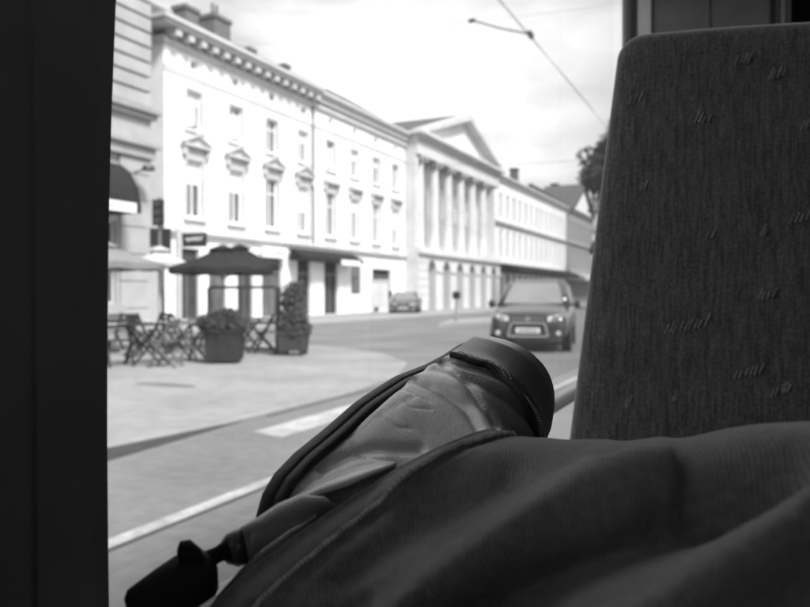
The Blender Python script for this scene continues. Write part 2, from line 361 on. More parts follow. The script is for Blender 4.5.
mb.add([(p.x + .55 * math.cos(a), p.y + .16 * math.sin(a), PH + .004) for a in [k * math.pi / 8 for k in range(16)]], [tuple(range(16))]); tag(mb.build('pavement_stain', 'asphalt'), kind='structure')

# ------------------------------------------------------------------ buildings
XF = -22.2
def grid_wall(mb, x, y0, y1, z0, z1, ops, d=0.28):
    ys = sorted({y0, y1, *[a for o in ops for a in o[:2]]}); zs = sorted({z0, z1, *[a for o in ops for a in o[2:4]]})
    for a, b in zip(ys, ys[1:]):
        for c, e in zip(zs, zs[1:]):
            if b - a < 1e-6 or e - c < 1e-6: continue
            my, mz = (a + b) / 2, (c + e) / 2
            if any(o[0] < my < o[1] and o[2] < mz < o[3] for o in ops): continue
            mb.add([(x, a, c), (x, b, c), (x, b, e), (x, a, e)], [(0, 1, 2, 3)])
    for o in ops:
        a, b, c, e = o[:4]; q = x - d
        mb.add([(x, a, c), (x, b, c), (x, b, e), (x, a, e), (q, a, c), (q, b, c), (q, b, e), (q, a, e)], [(0, 1, 5, 4), (1, 2, 6, 5), (2, 3, 7, 6), (3, 0, 4, 7)])
def shell(mb, x, y0, y1, z0, z1, depth):
    mb.add([(x, y0, z0), (x - depth, y0, z0), (x - depth, y0, z1), (x, y0, z1)], [(0, 1, 2, 3)])
    mb.add([(x, y1, z0), (x - depth, y1, z0), (x - depth, y1, z1), (x, y1, z1)], [(0, 1, 2, 3)])
    mb.add([(x - depth, y0, z0), (x - depth, y1, z0), (x - depth, y1, z1), (x - depth, y0, z1)], [(0, 1, 2, 3)])
    mb.add([(x, y0, z1), (x - depth, y0, z1), (x - depth, y1, z1), (x, y1, z1)], [(0, 1, 2, 3)])
wcache = {}
def window(parent, x, ya, yb, za, zb, style='cross', blind=0.0, fm='frame', gm='glass'):
    wd, h = round(yb - ya, 3), round(zb - za, 3); k = (wd, h, style, blind, fm, gm)
    if k not in wcache:
        f = MB(); t = 0.07
        f.box(0, .07, 0, wd, 0, t).box(0, .07, 0, wd, h - t, h).box(0, .07, 0, t, t, h - t).box(0, .07, wd - t, wd, t, h - t)
        if style in ('cross', 'mull'): f.box(.005, .08, wd / 2 - .05, wd / 2 + .05, t, h - t)
        if style == 'cross': f.box(.003, .077, t, wd / 2 - .05, h * .70 - .04, h * .70 + .04).box(.003, .077, wd / 2 + .05, wd - t, h * .70 - .04, h * .70 + .04)
        p = MB(); p.box(.02, .03, t, wd - t, t, h - t)
        b = None
        if blind: b = MB(); b.box(.036, .05, t, wd - t, h * (1 - blind), h - t)
        wcache[k] = (f.mesh('window', fm), p.mesh('pane', gm), b and b.mesh('blind', 'blind'))
    fm_, pm, bm_ = wcache[k]
    o = link(fm_, 'window', parent, (x, ya, za)); link(pm, 'pane', o)
    if bm_: link(bm_, 'blind', o)
    return o
def gable_roof(mb, xf, y0, y1, ze, xr, zr, over=0.25, hip0=0, hip1=0):
    xb = 2 * xr - xf
    mb.add([(xf + over, y0, ze), (xf + over, y1, ze), (xr, y1 - hip1, zr), (xr, y0 + hip0, zr), (xb, y0, ze), (xb, y1, ze)],
           [(0, 1, 2, 3), (3, 2, 5, 4), (0, 3, 4), (1, 5, 2), (0, 4, 5, 1)])
def chimney(parent, loc, x, y, z0, z1, wx, wy, pots=0):
    m_ = MB(loc); m_.box(x - wx / 2, x + wx / 2, y - wy / 2, y + wy / 2, z0, z1 - .2).box(x - wx / 2 - .08, x + wx / 2 + .08, y - wy / 2 - .08, y + wy / 2 + .08, z1 - .199, z1)
    c = m_.build('chimney', 'brick', parent)
    for k in range(pots):
        q = MB(loc); q.tube([(x, y - .18 + .36 * k, z1), (x, y - .18 + .36 * k, z1 + .75)], .09, 8); q.build('flue_pipe', 'greymetal', c)
    return c
def scribble(mb, x, y0, y1, zc, h, n, sx=1, seed=1):            # illegible lettering strokes
    r = random.Random(seed); st = (y1 - y0) / n
    for k in range(n):
        y = y0 + st * (k + .5); hh = h * r.uniform(.5, 1)
        mb.box(x, x + .012 * sx, y - st * .12, y + st * .12, zc - h / 2, zc - h / 2 + hh)
        zz = zc - h / 2 + r.uniform(0, .8) * hh
        mb.box(x, x + .011 * sx, y + st * .121, y + st * .42, zz, zz + h * .18)

# --- white townhouse with bracketed cornice and its plainer neighbour
YC = [25.97 + 2.96 * k for k in range(8)]
YB = 35.9
rnd = random.Random(12)
def townhouse(name, label, y0, y1, cols, ops_ground, pedim, cornice_out, wallm):
    loc = (XF, y0, 0); t = thing(name, label, 'building', loc)
    ops = list(ops_ground)
    for y in cols:
        ops += [(y - .52, y + .52, 4.72, 7.22), (y - .48, y + .48, 8.6, 10.25), (y - .22, y + .22, 11.22, 11.6)]
    mb = MB(loc); grid_wall(mb, XF, y0, y1, 0.0, 12.2, ops); shell(mb, XF, y0, y1, 0, 12.2, 9.6); mb.build('wall', wallm, t)
    for i, y in enumerate(cols):
        lc = lambda x: x - XF
        blind = .42 if (pedim and i < 2) else rnd.choice((0, 0, .3, .55)); gA, gB = rnd.choice(('glass', 'glass2')), rnd.choice(('glass', 'glass2'))
        window(t, -.24, y - .52 - y0, y + .52 - y0, 4.72, 7.22, 'cross', blind, 'frame', gA)
        w2 = window(t, -.24, y - .48 - y0, y + .48 - y0, 8.6, 10.25, 'mull' if i % 2 else 'cross', rnd.choice((0, 0, .35)), 'frame', gB)
        if pedim and i < 2 or (not pedim and i == 0):           # casement standing ajar
            q = MB(); q.box(-.01, .03, 0, .42, 0, 1.1); s = q.build('casement', 'frame', w2); s.location = (.08, .08, .09); s.rotation_euler = (0, 0, R(-50))
        window(t, -.26, y - .22 - y0, y + .22 - y0, 11.22, 11.6, 'none', 0, 'trim', 'dark')
        mb = MB(loc)                                            # surround of the lower window
        mb.box(XF, XF + .05, y - .68, y - .52, 4.6, 7.35).box(XF, XF + .05, y + .52, y + .68, 4.6, 7.35).box(XF, XF + .05, y - .52, y + .52, 7.222, 7.35)
        mb.box(XF, XF + .14, y - .74, y + .74, 4.5, 4.6).box(XF, XF + .04, y - .6, y + .6, 4.07, 4.5)
        mb.build('window_surround', 'trim', t)
        mb = MB(loc)
        mb.box(XF, XF + .06, y - .62, y + .62, 7.352, 7.72)
        for s in (-1, 1): mb.box(XF, XF + .2, y + s * .74 - .09, y + s * .74 + .09, 7.36, 7.74)
        mb.box(XF, XF + .3, y - .88, y + .88, 7.742, 7.86)
        if pedim:
            mb.prism([(XF, y - .88, 7.862), (XF, y + .88, 7.862), (XF, y, 8.25)], (.14, 0, 0))
            for s in (-1, 1):
                mb.prism([(XF + .14, y + s * .90, 7.862), (XF + .14, y, 8.262), (XF + .14, y, 8.36), (XF + .14, y + s * 1.02, 7.90)], (.16, 0, 0))
        else:
            mb.box(XF, XF + .2, y - .8, y + .8, 7.862, 7.98)
        mb.build('window_hood', 'trim', t)
        mb = MB(loc); mb.box(XF, XF + .04, y - .60, y - .48, 8.5, 10.37).box(XF, XF + .04, y + .48, y + .60, 8.5, 10.37).box(XF, XF + .04, y - .48, y + .48, 10.252, 10.37).box(XF, XF + .1, y - .66, y + .66, 8.42, 8.5)
        mb.build('upper_surround', 'trim', t)
    mb = MB(loc); mb.box(XF, XF + .09, y0, y1, 10.85, 11.0).box(XF, XF + .05, y0, y1, 10.72, 10.848); mb.build('band', 'plaster2', t)
    mb = MB(loc); mb.box(XF, XF + .22, y0 - .05, y1, 3.93, 4.06).box(XF, XF + .12, y0 - .02, y1, 3.78, 3.928); mb.build('string_course', 'trim', t)
    mb = MB(loc)
    e = .7 if cornice_out else .42
    s0 = y0 - (e if cornice_out else 0)
    mb.box(XF - 3, XF + e, s0, y1, 12.45, 12.6).box(XF - 3, XF + e + .12, s0 - (.1 if cornice_out else 0), y1, 12.602, 12.78).box(XF - 3, XF + .18, y0 - (.15 if cornice_out else 0), y1, 11.85, 12.05)
    if not cornice_out: mb.box(XF - 1, XF + .3, y0, y1, 12.2, 12.448)
    mb.build('cornice', 'trim', t)
    if cornice_out:
        y = y0 + .1
        while y < y1 - .3:
            b = MB(loc); b.box(XF + .001, XF + .6, y, y + .34, 12.12, 12.448); b.build('bracket', 'trim', t); y += .80
        for x in (XF - .9, XF - 1.9): b = MB(loc); b.box(x, x + .34, y0 - .6, y0 - .001, 12.12, 12.448); b.build('bracket', 'trim', t)
    mb = MB(loc); gable_roof(mb, XF, y0 - (.3 if cornice_out else 0), y1, 12.785, -27, 15.85, .55 if cornice_out else .35, hip0=3.2 if cornice_out else 0); mb.build('roof', 'roof', t)
    return t, loc
def piers(y0, y1, edges): return [(a, b, .12, 3.35) for a, b in edges]
go1 = [(24.9, 26.3, .12, 3.3), (26.9, 28.2, .12, 3.3), (29.0, 30.3, .12, 3.3), (31.0, 32.75, .12, 3.3), (34.25, 35.6, .12, 3.3)]
go2 = [(37.1, 38.7, .12, 3.3), (40.3, 41.7, 1.3, 3.3), (43.2, 46.0, .12, 2.95)]
t1, l1 = townhouse('townhouse', 'white townhouse with bracketed cornice and small pediments over its windows', 24.1, YB, YC[:4], go1 , True, True, 'plaster')
t2, l2 = townhouse('townhouse', 'white townhouse with plain cornice, between bracketed townhouse and column portico', YB + .002, 48.3, YC[4:], go2, False, False, 'plaster')
for t, loc, ops in ((t1, l1, go1), (t2, l2, go2)):
    for i, (a, b, c, e) in enumerate(ops):
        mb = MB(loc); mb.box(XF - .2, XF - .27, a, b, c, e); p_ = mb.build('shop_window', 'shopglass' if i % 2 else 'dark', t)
        mb = MB(loc); mb.box(XF - .199, XF - .14, a, a + .08, c, e).box(XF - .199, XF - .14, b - .08, b, c, e).box(XF - .199, XF - .14, a + .08, b - .08, 2.4, 2.5).box(XF - .199, XF - .14, (a + b) / 2 - .04, (a + b) / 2 + .04, c, 2.4)
        mb.build('shop_frame', 'greymetal', p_)
for px, py0, wdt, h, pots in ((187, 10, 1.0, 0, 0), (215.5, 20, 1.35, 0, 2), (250, 50, .55, 0, 0), (285, 66, .5, 0, 0)):
    X = -26.2; Y, z = on_x(px, X); chimney(t1, l1, X, Y, 13.8, hgt(py0, z), wdt * .8, wdt, pots)
mb = MB(l1); mb.tube([(XF + .1, YB - .15, 12.3), (XF + .1, YB - .15, 4.1)], .06, 8); mb.build('downpipe', 'greymetal', t1)
# signs and canopy on the shop fronts
mb = MB(l1); mb.box(XF + .25, XF + .4, 30.6, 32.7, 3.15, 3.7); s_ = mb.build('fascia_sign', 'signwhite', t1)
mb = MB(l1); scribble(mb, XF + .4, 30.9, 32.4, 3.42, .22, 11, 1, 3); tag(mb.build('lettering', 'greymetal', s_), kind='stuff')
mb = MB(l1); mb.prism([(XF + .23, 33.2, 3.75), (XF + 1.0, 33.2, 3.35), (XF + 1.0, 33.2, 3.1), (XF + .23, 33.2, 3.1)], (0, YB - 33.25, 0)); mb.build('shop_canopy', 'awning', t1)
mb = MB(l2); mb.prism([(XF + .23, YB + .06, 3.75), (XF + 1.0, YB + .06, 3.35), (XF + 1.0, YB + .06, 3.1), (XF + .23, YB + .06, 3.1)], (0, 4.1, 0)); mb.build('shop_canopy', 'awning', t2)
mb = MB(l2); mb.box(XF + 1.01, XF + 1.07, 37.3, 39.6, 2.98, 3.28); s_ = mb.build('fascia_sign', 'signwhite', t2)

# --- portico building
PY0, PY1 = 48.302, 67.8; XP = -21.2; loc = (XP, PY0, 0)
t = thing('portico_building', 'pale classical building with six columns, arcade and triangular pediment', 'building', loc)
cy = [49.5 + 2.86 * k for k in range(6)]
acs = [51.0 + 2.98 * k for k in range(5)] + [65.9]
aw, asp = .78, 3.05
ops = [(y - aw, y + aw, 0.0, asp + aw) for y in acs]
mb = MB(loc); grid_wall(mb, XP, PY0, PY1, 0, 4.2, ops, .9); shell(mb, XP, PY0, PY1, 0, 4.2, 2.0); mb.build('arcade_wall', 'stone', t)
for y in acs:
    mb = MB(loc); n = 10
    arc = [(y + aw * math.cos(math.pi * k / n), asp + aw * math.sin(math.pi * k / n)) for k in range(n + 1)]
    for side in (0, 1):
        half = arc[:n // 2 + 1] if side == 0 else arc[n // 2:]
        cn = (y + aw, asp + aw) if side == 0 else (y - aw, asp + aw)
        poly = [cn] + (half[::-1] if side == 0 else half)
        mb.prism([(XP - .9, a, b) for a, b in poly], (.899, 0, 0))
    mb.build('arch', 'stone', t)
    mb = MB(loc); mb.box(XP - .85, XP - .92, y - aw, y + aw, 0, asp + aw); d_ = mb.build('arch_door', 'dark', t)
    mb = MB(loc); mb.box(XP, XP + .1, y + aw + .02, y + 2.98 - aw - .02, asp - .12, asp + .06); mb.build('impost', 'trim', t)
for k in range(7):
    mb = MB(loc); z0 = .12 + k * .58; 
    for a, b in ((PY0, acs[0] - aw - .02),): mb.box(XP, XP + .05, a + .02, b, z0, z0 + .53)
    mb.build('rustic_band', 'stone', t)
mb = MB(loc); mb.box(XP - 2, XP + .3, PY0, PY1, 4.2, 4.42).box(XP - 2, XP + .12, PY0, PY1, 4.422, 4.7); mb.build('ledge', 'stone', t)
XU = -22.5
ops = []
for a, b in zip(cy, cy[1:]): m_ = (a + b) / 2; ops += [(m_ - .5, m_ + .5, 5.0, 7.3), (m_ - .5, m_ + .5, 8.5, 10.3)]
mb = MB(loc); grid_wall(mb, XU, PY0, PY1, 4.7, 13, ops); shell(mb, XU, PY0, PY1, 4.7, 13, 9); mb.build('wall', 'plaster', t)
for o in ops: window(t, XU - .24 - XP, o[0] - PY0, o[1] - PY0, o[2], o[3], 'cross', 0, 'trim')
XC = -21.65
for y in cy:
    mb = MB(loc); mb.lathe([(.48, 4.72), (.48, 4.9), (.40, 5.0), (.40, 6.5), (.385, 8.5), (.335, 10.75)], (XC, y, 0), 18); c = mb.build('column', 'stone', t, auto=40)
    mb = MB(loc); mb.lathe([(.34, 10.752), (.42, 10.9), (.40, 11.02), (.5, 11.16)], (XC, y, 0), 18); mb.box(XC - .5, XC + .5, y - .5, y + .5, 11.162, 11.32)
    for s in (-1, 1): mb.lathe([(.17, -.52), (.17, .52)], (XC, y + s * .42, 11.05), 10, 'x')
    mb.build('capital', 'stone_dark', c)
for y in (PY0 + .25, PY1 - 1.3): mb = MB(loc); mb.box(XU + .002, XC + .25, y - .2, y + .35, 4.72, 11.3); mb.build('pilaster', 'stone', t)
mb = MB(loc); mb.box(XU - 1, XC + .45, PY0 + .1, PY1 - .1, 11.322, 11.75).box(XU - 1, XC + .40, PY0 + .1, PY1 - .1, 11.752, 12.5); mb.build('entablature', 'stone', t)
y = PY0 + .2
dn = MB(loc)
while y < PY1 - .4: dn.box(XC + .402, XC + .75, y, y + .22, 12.5, 12.72); y += .5
tag(dn.build('dentil_row', 'stone', t), kind='stuff')
mb = MB(loc); mb.box(XU - 1, XC + .42, PY0 + .05, PY1 - .05, 12.502, 12.72).box(XU - 1, XC + .95, PY0 - .3, PY1 + .3, 12.722, 12.98); mb.build('cornice', 'stone', t)
ym, za = (PY0 + PY1) / 2 + .4, 16.3
mb = MB(loc); mb.prism([(XC + .1, PY0 + .6, 12.982), (XC + .1, PY1 - .6, 12.982), (XC + .1, ym, 15.85)], (-.4, 0, 0)); mb.build('tympanum', 'plaster', t)
for s, ye in ((-1, PY0 - .3), (1, PY1 + .3)):
    mb = MB(loc); mb.prism([(XC + .12, ye, 12.982), (XC + .12, ye - s * 1.2, 12.982), (XC + .12, ym, 15.75), (XC + .12, ym, za)], (.75, 0, 0)); mb.build('raking_cornice', 'stone', t)
mb = MB(loc); mb.add([(XC + .118, PY0 - .35, 13.0), (XC + .118, ym, za - .02), (XC + .118, PY1 + .35, 13.0), (-34, PY0 - .35, 13.0), (-34, ym, za - .02), (-34, PY1 + .35, 13.0)], [(0, 1, 4, 3), (1, 2, 5, 4), (3, 4, 5)]); mb.build('roof', 'roof', t)

# --- long wing beyond the portico
def wing(name, label, y0, y1, xf, wallm, nb, ze, zr, ground_m, win=(.42, 5.0, 7.7, 8.9, 11.4), trimm='trim', roof=True):
    loc = (xf, y0, 0); t = thing(name, label, 'building', loc); st = (y1 - y0) / nb; ops = []
    cs = [y0 + st * (k + .5) for k in range(nb)]
    for y in cs: ops += [(y - win[0], y + win[0], win[1], win[2]), (y - win[0], y + win[0], win[3], win[4]), (y - st * .36, y + st * .36, .12, 3.3)]
    mb = MB(loc); grid_wall(mb, xf, y0, y1, 0, ze, ops); shell(mb, xf, y0, y1, 0, ze, 9.6); mb.build('wall', wallm, t)
    for o in ops:
        if o[2] > 1: window(t, -.24, o[0] - y0, o[1] - y0, o[2], o[3], 'mull', 0, 'trim')
        else: mb = MB(loc); mb.box(xf - .2, xf - .27, *o[:4]); mb.build('shop_window', 'shopglass', t)
    mb = MB(loc); mb.box(xf, xf + .14, y0, y1, 4.35, 4.55); mb.build('string_course', trimm, t)
    mb = MB(loc); mb.box(xf, xf + .3, y0, y1, 8.25, 8.5); mb.build('balcony_band', 'stone_dark', t)
    mb = MB(loc); mb.box(xf - 2, xf + .5, y0, y1, ze + .002, ze + .2).box(xf - 2, xf + .25, y0, y1, ze - .35, ze); mb.build('cornice', trimm, t)
    for k in range(nb + 1):
        y = min(max(y0 + st * k, y0 + .12), y1 - .12); mb = MB(loc); mb.box(xf, xf + .09, y - .11, y + .11, 4.56, ze - .36); mb.build('pilaster', wallm, t)
    if roof: mb = MB(loc); gable_roof(mb, xf, y0, y1, ze + .205, -27, zr, .4); mb.build('roof', 'roof', t)
    return t, loc
t3, l3 = wing('long_wing', 'long pale wing with rows of narrow windows and dark canopy, right of the portico', PY1 + .002, 100.3, XF, 'plaster2', 14, 12.9, 15.9, 'stone')
mb = MB(l3); mb.prism([(XF, 71, 4.3), (XF + 1.9, 71, 3.95), (XF + 1.9, 71, 3.45), (XF, 71, 3.45)], (0, 29, 0)); mb.build('canopy', 'awning', t3)
X = -26.4; Y, z = on_x(514, X); chimney(t3, l3, X, Y, 14, hgt(169, z), .9, 1.0)
t4, l4 = wing('gabled_house', 'house with shadow-grey walls and small pale gable, beyond the long wing', 100.302, 118, -21.9, 'shadow_wall', 7, 12.9, 16.6, 'stone_dark', (.45, 5.0, 7.6, 8.9, 11.4), 'stone_dark')
mb = MB(l4); mb.prism([(-21.4, 101.3, 13.11), (-21.4, 115.5, 13.11), (-21.4, 108.5, 16.8)], (-5, 0, 0)); mb.build('gable', 'plaster2', t4)
mb = MB(l4); mb.prism([(-21.0, 100.6, 13.11), (-21.0, 101.6, 13.11), (-21.0, 108.5, 16.6), (-21.0, 115.2, 13.11), (-21.0, 116.2, 13.11), (-21.0, 108.5, 17.25)], (-6, 0, 0)); mb.build('gable_roof', 'roof', t4)
mb = MB(l4); mb.prism([(-21.89, 102, 4.3), (-19.9, 102, 3.7), (-19.9, 102, 3.2), (-21.89, 102, 3.2)], (0, 14, 0)); mb.build('white_awning', 'canvas_white', t4)
X = -26.4; Y, z = on_x(554.5, X); chimney(t4, l4, X, Y, 14, hgt(184, z), 1.0, 1.2)
t5, l5 = wing('distant_terrace', 'pale terrace of houses farthest down the street', 118.002, 190, XF, 'stone', 24, 11.5, 14.5, 'stone')

# --- corner building at the left edge
XA = -20.5; YA, zA = on_x(147.5, XA); loc = (XA, 0, 0)
t = thing('corner_building', 'grey stone corner building with banded quoins at left edge of window', 'building', loc)
def hA(py): return hgt(py, zA)
yq = YA - 1.9
ops = [(YA - 3.9, YA - 1.5, .96, 3.9), (YA - 4.5, YA - 3.3, 8.9, 11.5), (YA - 8.5, YA - 7, 1.3, 3.9), (YA - 8.5, YA - 7.2, 8.9, 11.5)]
mb = MB(loc); grid_wall(mb, XA, 2, YA, 0, 15.5, ops); shell(mb, XA, 2, YA, 0, 15.5, 10); mb.build('wall', 'stone_a', t)
for o in ops: window(t, -.24, o[0], o[1], o[2], o[3], 'mull' if o[2] > 2 else 'none', 0, 'trim', 'dark')
k = 0; z0 = 8.32
while z0 < 15:
    mb = MB(loc); mb.box(XA - .3, XA + .14, yq + .1, YA + .12, z0, z0 + .47); mb.build('quoin', 'stone_a', t, bevel=.03); z0 += .56
mb = MB(loc); mb.box(XA, XA + .07, yq - 1.3, yq - .05, 8.32, 15); mb.build('pilaster', 'stone_a', t)
mb = MB(loc); mb.box(XA - 1, XA + .45, 2, YA + .38, 8.02, 8.16).box(XA - 1, XA + .3, 2, YA + .25, 7.82, 8.018).box(XA - 1, XA + .16, 2, YA + .14, 8.162, 8.32); mb.build('upper_cornice', 'stone_dark', t)
mb = MB(loc); mb.box(XA - 1, XA + .42, 2, YA + .36, 6.75, 6.9).box(XA - 1, XA + .25, 2, YA + .2, 6.35, 6.748); mb.build('lower_cornice', 'stone_dark', t)
mb = MB(loc); mb.box(XA, XA + .1, yq - .1, YA + .1, 6.902, 7.8); mb.build('panel', 'stone_a', t)
for z0, z1 in ((.1, .75), (.78, 1.75), (1.78, 2.75), (2.78, 3.75), (3.78, 4.75), (4.78, 5.7), (5.73, 6.33)):
    mb = MB(loc); mb.box(XA, XA + .12, YA - 1.4, YA + .1, z0, z1); mb.build('stone_course', 'stone_a', t, bevel=.02)
mb = MB(loc); mb.box(XA, XA + .35, 2, YA - 1.42, .6, .95).box(XA, XA + .2, 2, YA - 1.42, .05, .598); mb.build('plinth', 'stone_dark', t)
# barrel awning with a pale lettered valance
ya1 = YA - 1.75; prof = [(XA + .02, 5.95), (XA + .5, 5.85), (XA + .95, 5.55), (XA + 1.3, 5.0), (XA + 1.42, 4.35), (XA + 1.42, 4.1), (XA + .02, 4.1)]
mb = MB(loc); mb.prism([(a, ya1 - 4.2, b) for a, b in prof], (0, 4.2, 0)); aw_ = mb.build('awning', 'awning', t, auto=40)
mb = MB(loc); mb.box(XA + 1.43, XA + 1.45, ya1 - 4.15, ya1 - .25, 4.08, 4.42); v_ = mb.build('valance', 'signwhite', aw_)
mb = MB(loc); scribble(mb, XA + 1.45, ya1 - 3.4, ya1 - .5, 4.25, .16, 18, 1, 5); tag(mb.build('lettering', 'greymetal', v_), kind='stuff')
mb = MB(loc); mb.tube([(XA + .1, YA - .75, 5.75), (XA + .75, YA - .75, 5.85)], .03, 6).lathe([(.02, 0), (.2, -.04), (.24, -.16), (.22, -.2)], (XA + .8, YA - .75, 5.98), 12); mb.build('wall_lamp', 'blackmetal', t)

# ------------------------------------------------------------------ street furniture
def post_with(name, label, cat, px, zd, top, r, m, h0=PH):
    p = at(px, HOR, zd); p.z = h0
    t = thing(name, label, cat, p)
    mb = MB(); mb.lathe([(r * 1.6, 0), (r * 1.6, .05), (r, .08), (r, top - h0)], (0, 0, 0), 10); mb.build('pole', m, t, auto=40)
    return t, p
zp = 21.0
t, p = post_with('sign_post', 'pale sign post carrying a dark sign with script lettering behind the parasols', 'sign post', 179, zp, hgt(228, zp), .085, 'polewhite')
mb = MB(); a, b = hgt(244.5, zp) - .1, hgt(231, zp) - .1
q = RT * .1; q2 = RT * .78
mb.prism([q + Vector((0, 0, a)), q2 + Vector((0, 0, a + .02)), q2 + Vector((0, 0, b + .03)), q + Vector((0, 0, b))], FW * .08); s_ = mb.build('sign_panel', 'signdark', t)
mb = MB(); rr = random.Random(4); pts = []
for k in range(40): u = k / 39; pts.append(RT * lerp(.2, .68, u) + Vector((0, 0, (a + b) / 2 + .015 + .07 * math.sin(u * 34) * (.5 + .5 * rr.random()) + .04 * u)) - FW * .012)
mb.tube(pts, .012, 5); mb.build('script_lettering', 'signwhite', s_)
zp = 19.5
t, p = post_with('traffic_signal', 'dark traffic signal head on slim grey pole left of the pale sign post', 'traffic light', 160, zp, hgt(198, zp), .045, 'greymetal')
a, b = hgt(223, zp) - .1, hgt(197.5, zp) - .1
mb = MB(); mb.prism([RT * x + FW * -.16 + Vector((0, 0, z)) for x, z in ((-.14, a), (.14, a), (.14, b), (-.14, b))], FW * .12); s_ = mb.build('signal_head', 'signdark', t)
for k in range(3):
    mb = MB(); c = FW * -.17 + Vector((0, 0, lerp(a, b, (k + .5) / 3))); mb.tube([c, c - FW * .06], .085, 12); mb.build('visor', 'blackmetal', s_)
zp = 20.4
t, p = post_with('board_sign', 'dark broad board on a pole below and behind the traffic signal', 'sign', 163, zp, hgt(226, zp), .05, 'greymetal')
a, b = hgt(254, zp) - .1, hgt(226, zp) - .1
mb = MB(); mb.prism([RT * x - FW * .11 + Vector((0, 0, z)) for x, z in ((-.32, a + .25), (-.24, a), (.25, a), (.25, b), (-.32, b))], FW * .05); s_ = mb.build('board', 'signdark', t)
mb = MB(); mb.prism([RT * x - FW * .125 + Vector((0, 0, z)) for x, z in ((-.3, a + .2), (.0, a + .2), (.0, a + .3), (-.3, a + .3))], FW * .012); mb.build('board_stripe', 'greymetal', s_)

def parasol(label, px, pyr, pyt, zd, half, m, h0=PH, sides=8, vent=True):
    p = at(px, HOR, zd); p.z = h0; zr = hgt(pyr, zd) - h0; zt = hgt(pyt, zd) - h0
    t = thing('parasol', label, 'parasol', p, R(12), 'parasols over the cafe terrace')
    mb = MB(); mb.tube([(0, 0, .0), (0, 0, zt)], .028, 8); mb.build('pole', 'polewhite', t)
    mb = MB(); mb.lathe([(.28, 0), (.28, .06), (.06, .1), (.05, .3)], (0, 0, 0), 14); mb.build('base', 'blackmetal', t)
    def ring(r, z, sag=0): 
        out_ = []
        for k in range(sides * 4):
            a = 2 * math.pi * k / (sides * 4); ph = (k % 4) / 4; f = 1 - .045 * math.sin(math.pi * ph) - (1 - math.cos(math.pi / sides)) * math.sin(math.pi * ph)
            out_.append((r * f * math.cos(a), r * f * math.sin(a), z - sag * math.sin(math.pi * ph)))
        return out_
    mb = MB(); d = zt - zr; mb.loft([ring(.16, zt - .02), ring(half * .5, zr + d * .46, .02), ring(half, zr, .03), ring(half * 1.005, zr - .13, .03), ring(half * .985, zr - .13, .03), ring(half * .98, zr - .02, .03), ring(half * .48, zr + d * .42, .02), ring(.14, zt - .05)], cap=False)
    c = mb.build('canopy', m, t, auto=35)
    if vent: mb = MB(); mb.loft([ring(.03, zt + .1), ring(.32, zt - .01, .01), ring(.31, zt - .03, .01)]); mb.build('vent_cap', m, c, auto=35)
    for k in range(sides):
        a = 2 * math.pi * k / sides; mb = MB(); mb.tube([(.1 * math.cos(a), .1 * math.sin(a), zt - .08), (half * .97 * math.cos(a), half * .97 * math.sin(a), zr - .03)], .012, 5); r_ = mb.build('rib', 'polewhite', t)
        mb = MB(); mb.tube([(.04 * math.cos(a), .04 * math.sin(a), zr - .25), (half * .5 * math.cos(a), half * .5 * math.sin(a), zr + d * .40)], .009, 5); mb.build('strut', 'polewhite', r_)
    return t
parasol('dark canvas parasol over the terrace behind the square planter', 223, 268, 249, 16.8, 1.22, 'canvas_dark')
parasol('grey canvas parasol cut off by the dark window pillar', 106, 263, 246, 16.2, 1.28, 'canvas_grey')
parasol('white canvas parasol half hidden between the dark and the grey parasols', 160, 262, 250, 19.2, .75, 'canvas_white')
parasol('dark canvas parasol farther back, peeping out above the front dark one', 240, 264, 248, 19.6, 1.1, 'canvas_dark')

def folding_chair(label, pos, rz, m='wood'):
    t = thing('folding_chair', label, 'chair', pos, rz, 'folding chairs on the cafe terrace')
    for s in (-1, 1):
        x = s * .2
        mb = MB(); mb.bar((x, -.24, 0), (x, .17, .84), .03, .048, (1, 0, 0)); mb.build('back_leg', m, t)
        mb = MB(); mb.bar((x * .88, .24, 0), (x * .88, -.2, .46), .03, .048, (1, 0, 0)); mb.build('front_leg', m, t)
    for k in range(5): mb = MB(); y = -.22 + k * .08; mb.box(-.2, .2, y, y + .065, .445, .463); mb.build('seat_slat', m, t)
    for z in (.66, .76): mb = MB(); yy = -.24 + z / .84 * .41; mb.box(-.21, .21, yy - .012, yy + .006, z, z + .065); mb.build('back_slat', m, t)
    return t
def folding_table(label, pos, rz, m='wood', sz=.36):
    t = thing('folding_table', label, 'table', pos, rz, 'folding tables on the cafe terrace')
    for k in range(6): mb = MB(); y = -sz + k * sz / 3; mb.box(-sz, sz, y, y + sz / 3 - .012, .71, .735); mb.build('top_slat', m, t)
    for s in (-1, 1):
        for e in (-1, 1): mb = MB(); mb.bar((s * (sz - .05 - .025 * (e > 0)), -e * sz * .9, 0), (s * (sz - .05 - .025 * (e > 0)), e * sz * .9, .71), .034, .05, (1, 0, 0)); mb.build('leg', m, t)
    return t
def gp(px, py): return ground(px, py, PH)
def P3(px, py): v = gp(px, py); return (v.x, v.y, PH)
folding_table('dark folding table with crossed legs at the left of the terrace', P3(146, 364), R(-30), 'wooddark')
folding_table('wooden folding table between two chairs left of the square planter', P3(184, 361), R(-20), 'wood')
folding_table('folding table behind the glass windbreak frame', P3(254, 351), R(-25), 'wooddark')
folding_chair('dark folding chair drawn up beside the dark table, nearest the pillar', P3(118, 366), R(60), 'wooddark')
folding_chair('wooden folding chair turned away, right of the dark table', P3(166, 367), R(-70), 'wood')
folding_chair('wooden folding chair standing close to the square planter', P3(202, 361), R(60), 'wood')
folding_chair('dark folding chair behind the dark table', P3(139, 356), R(170), 'wooddark')
folding_chair('dark folding chair behind the wooden table', P3(177, 353), R(150), 'wooddark')
folding_chair('dark folding chair behind the windbreak, left of the tall shrub', P3(266, 353), R(-60), 'wooddark')
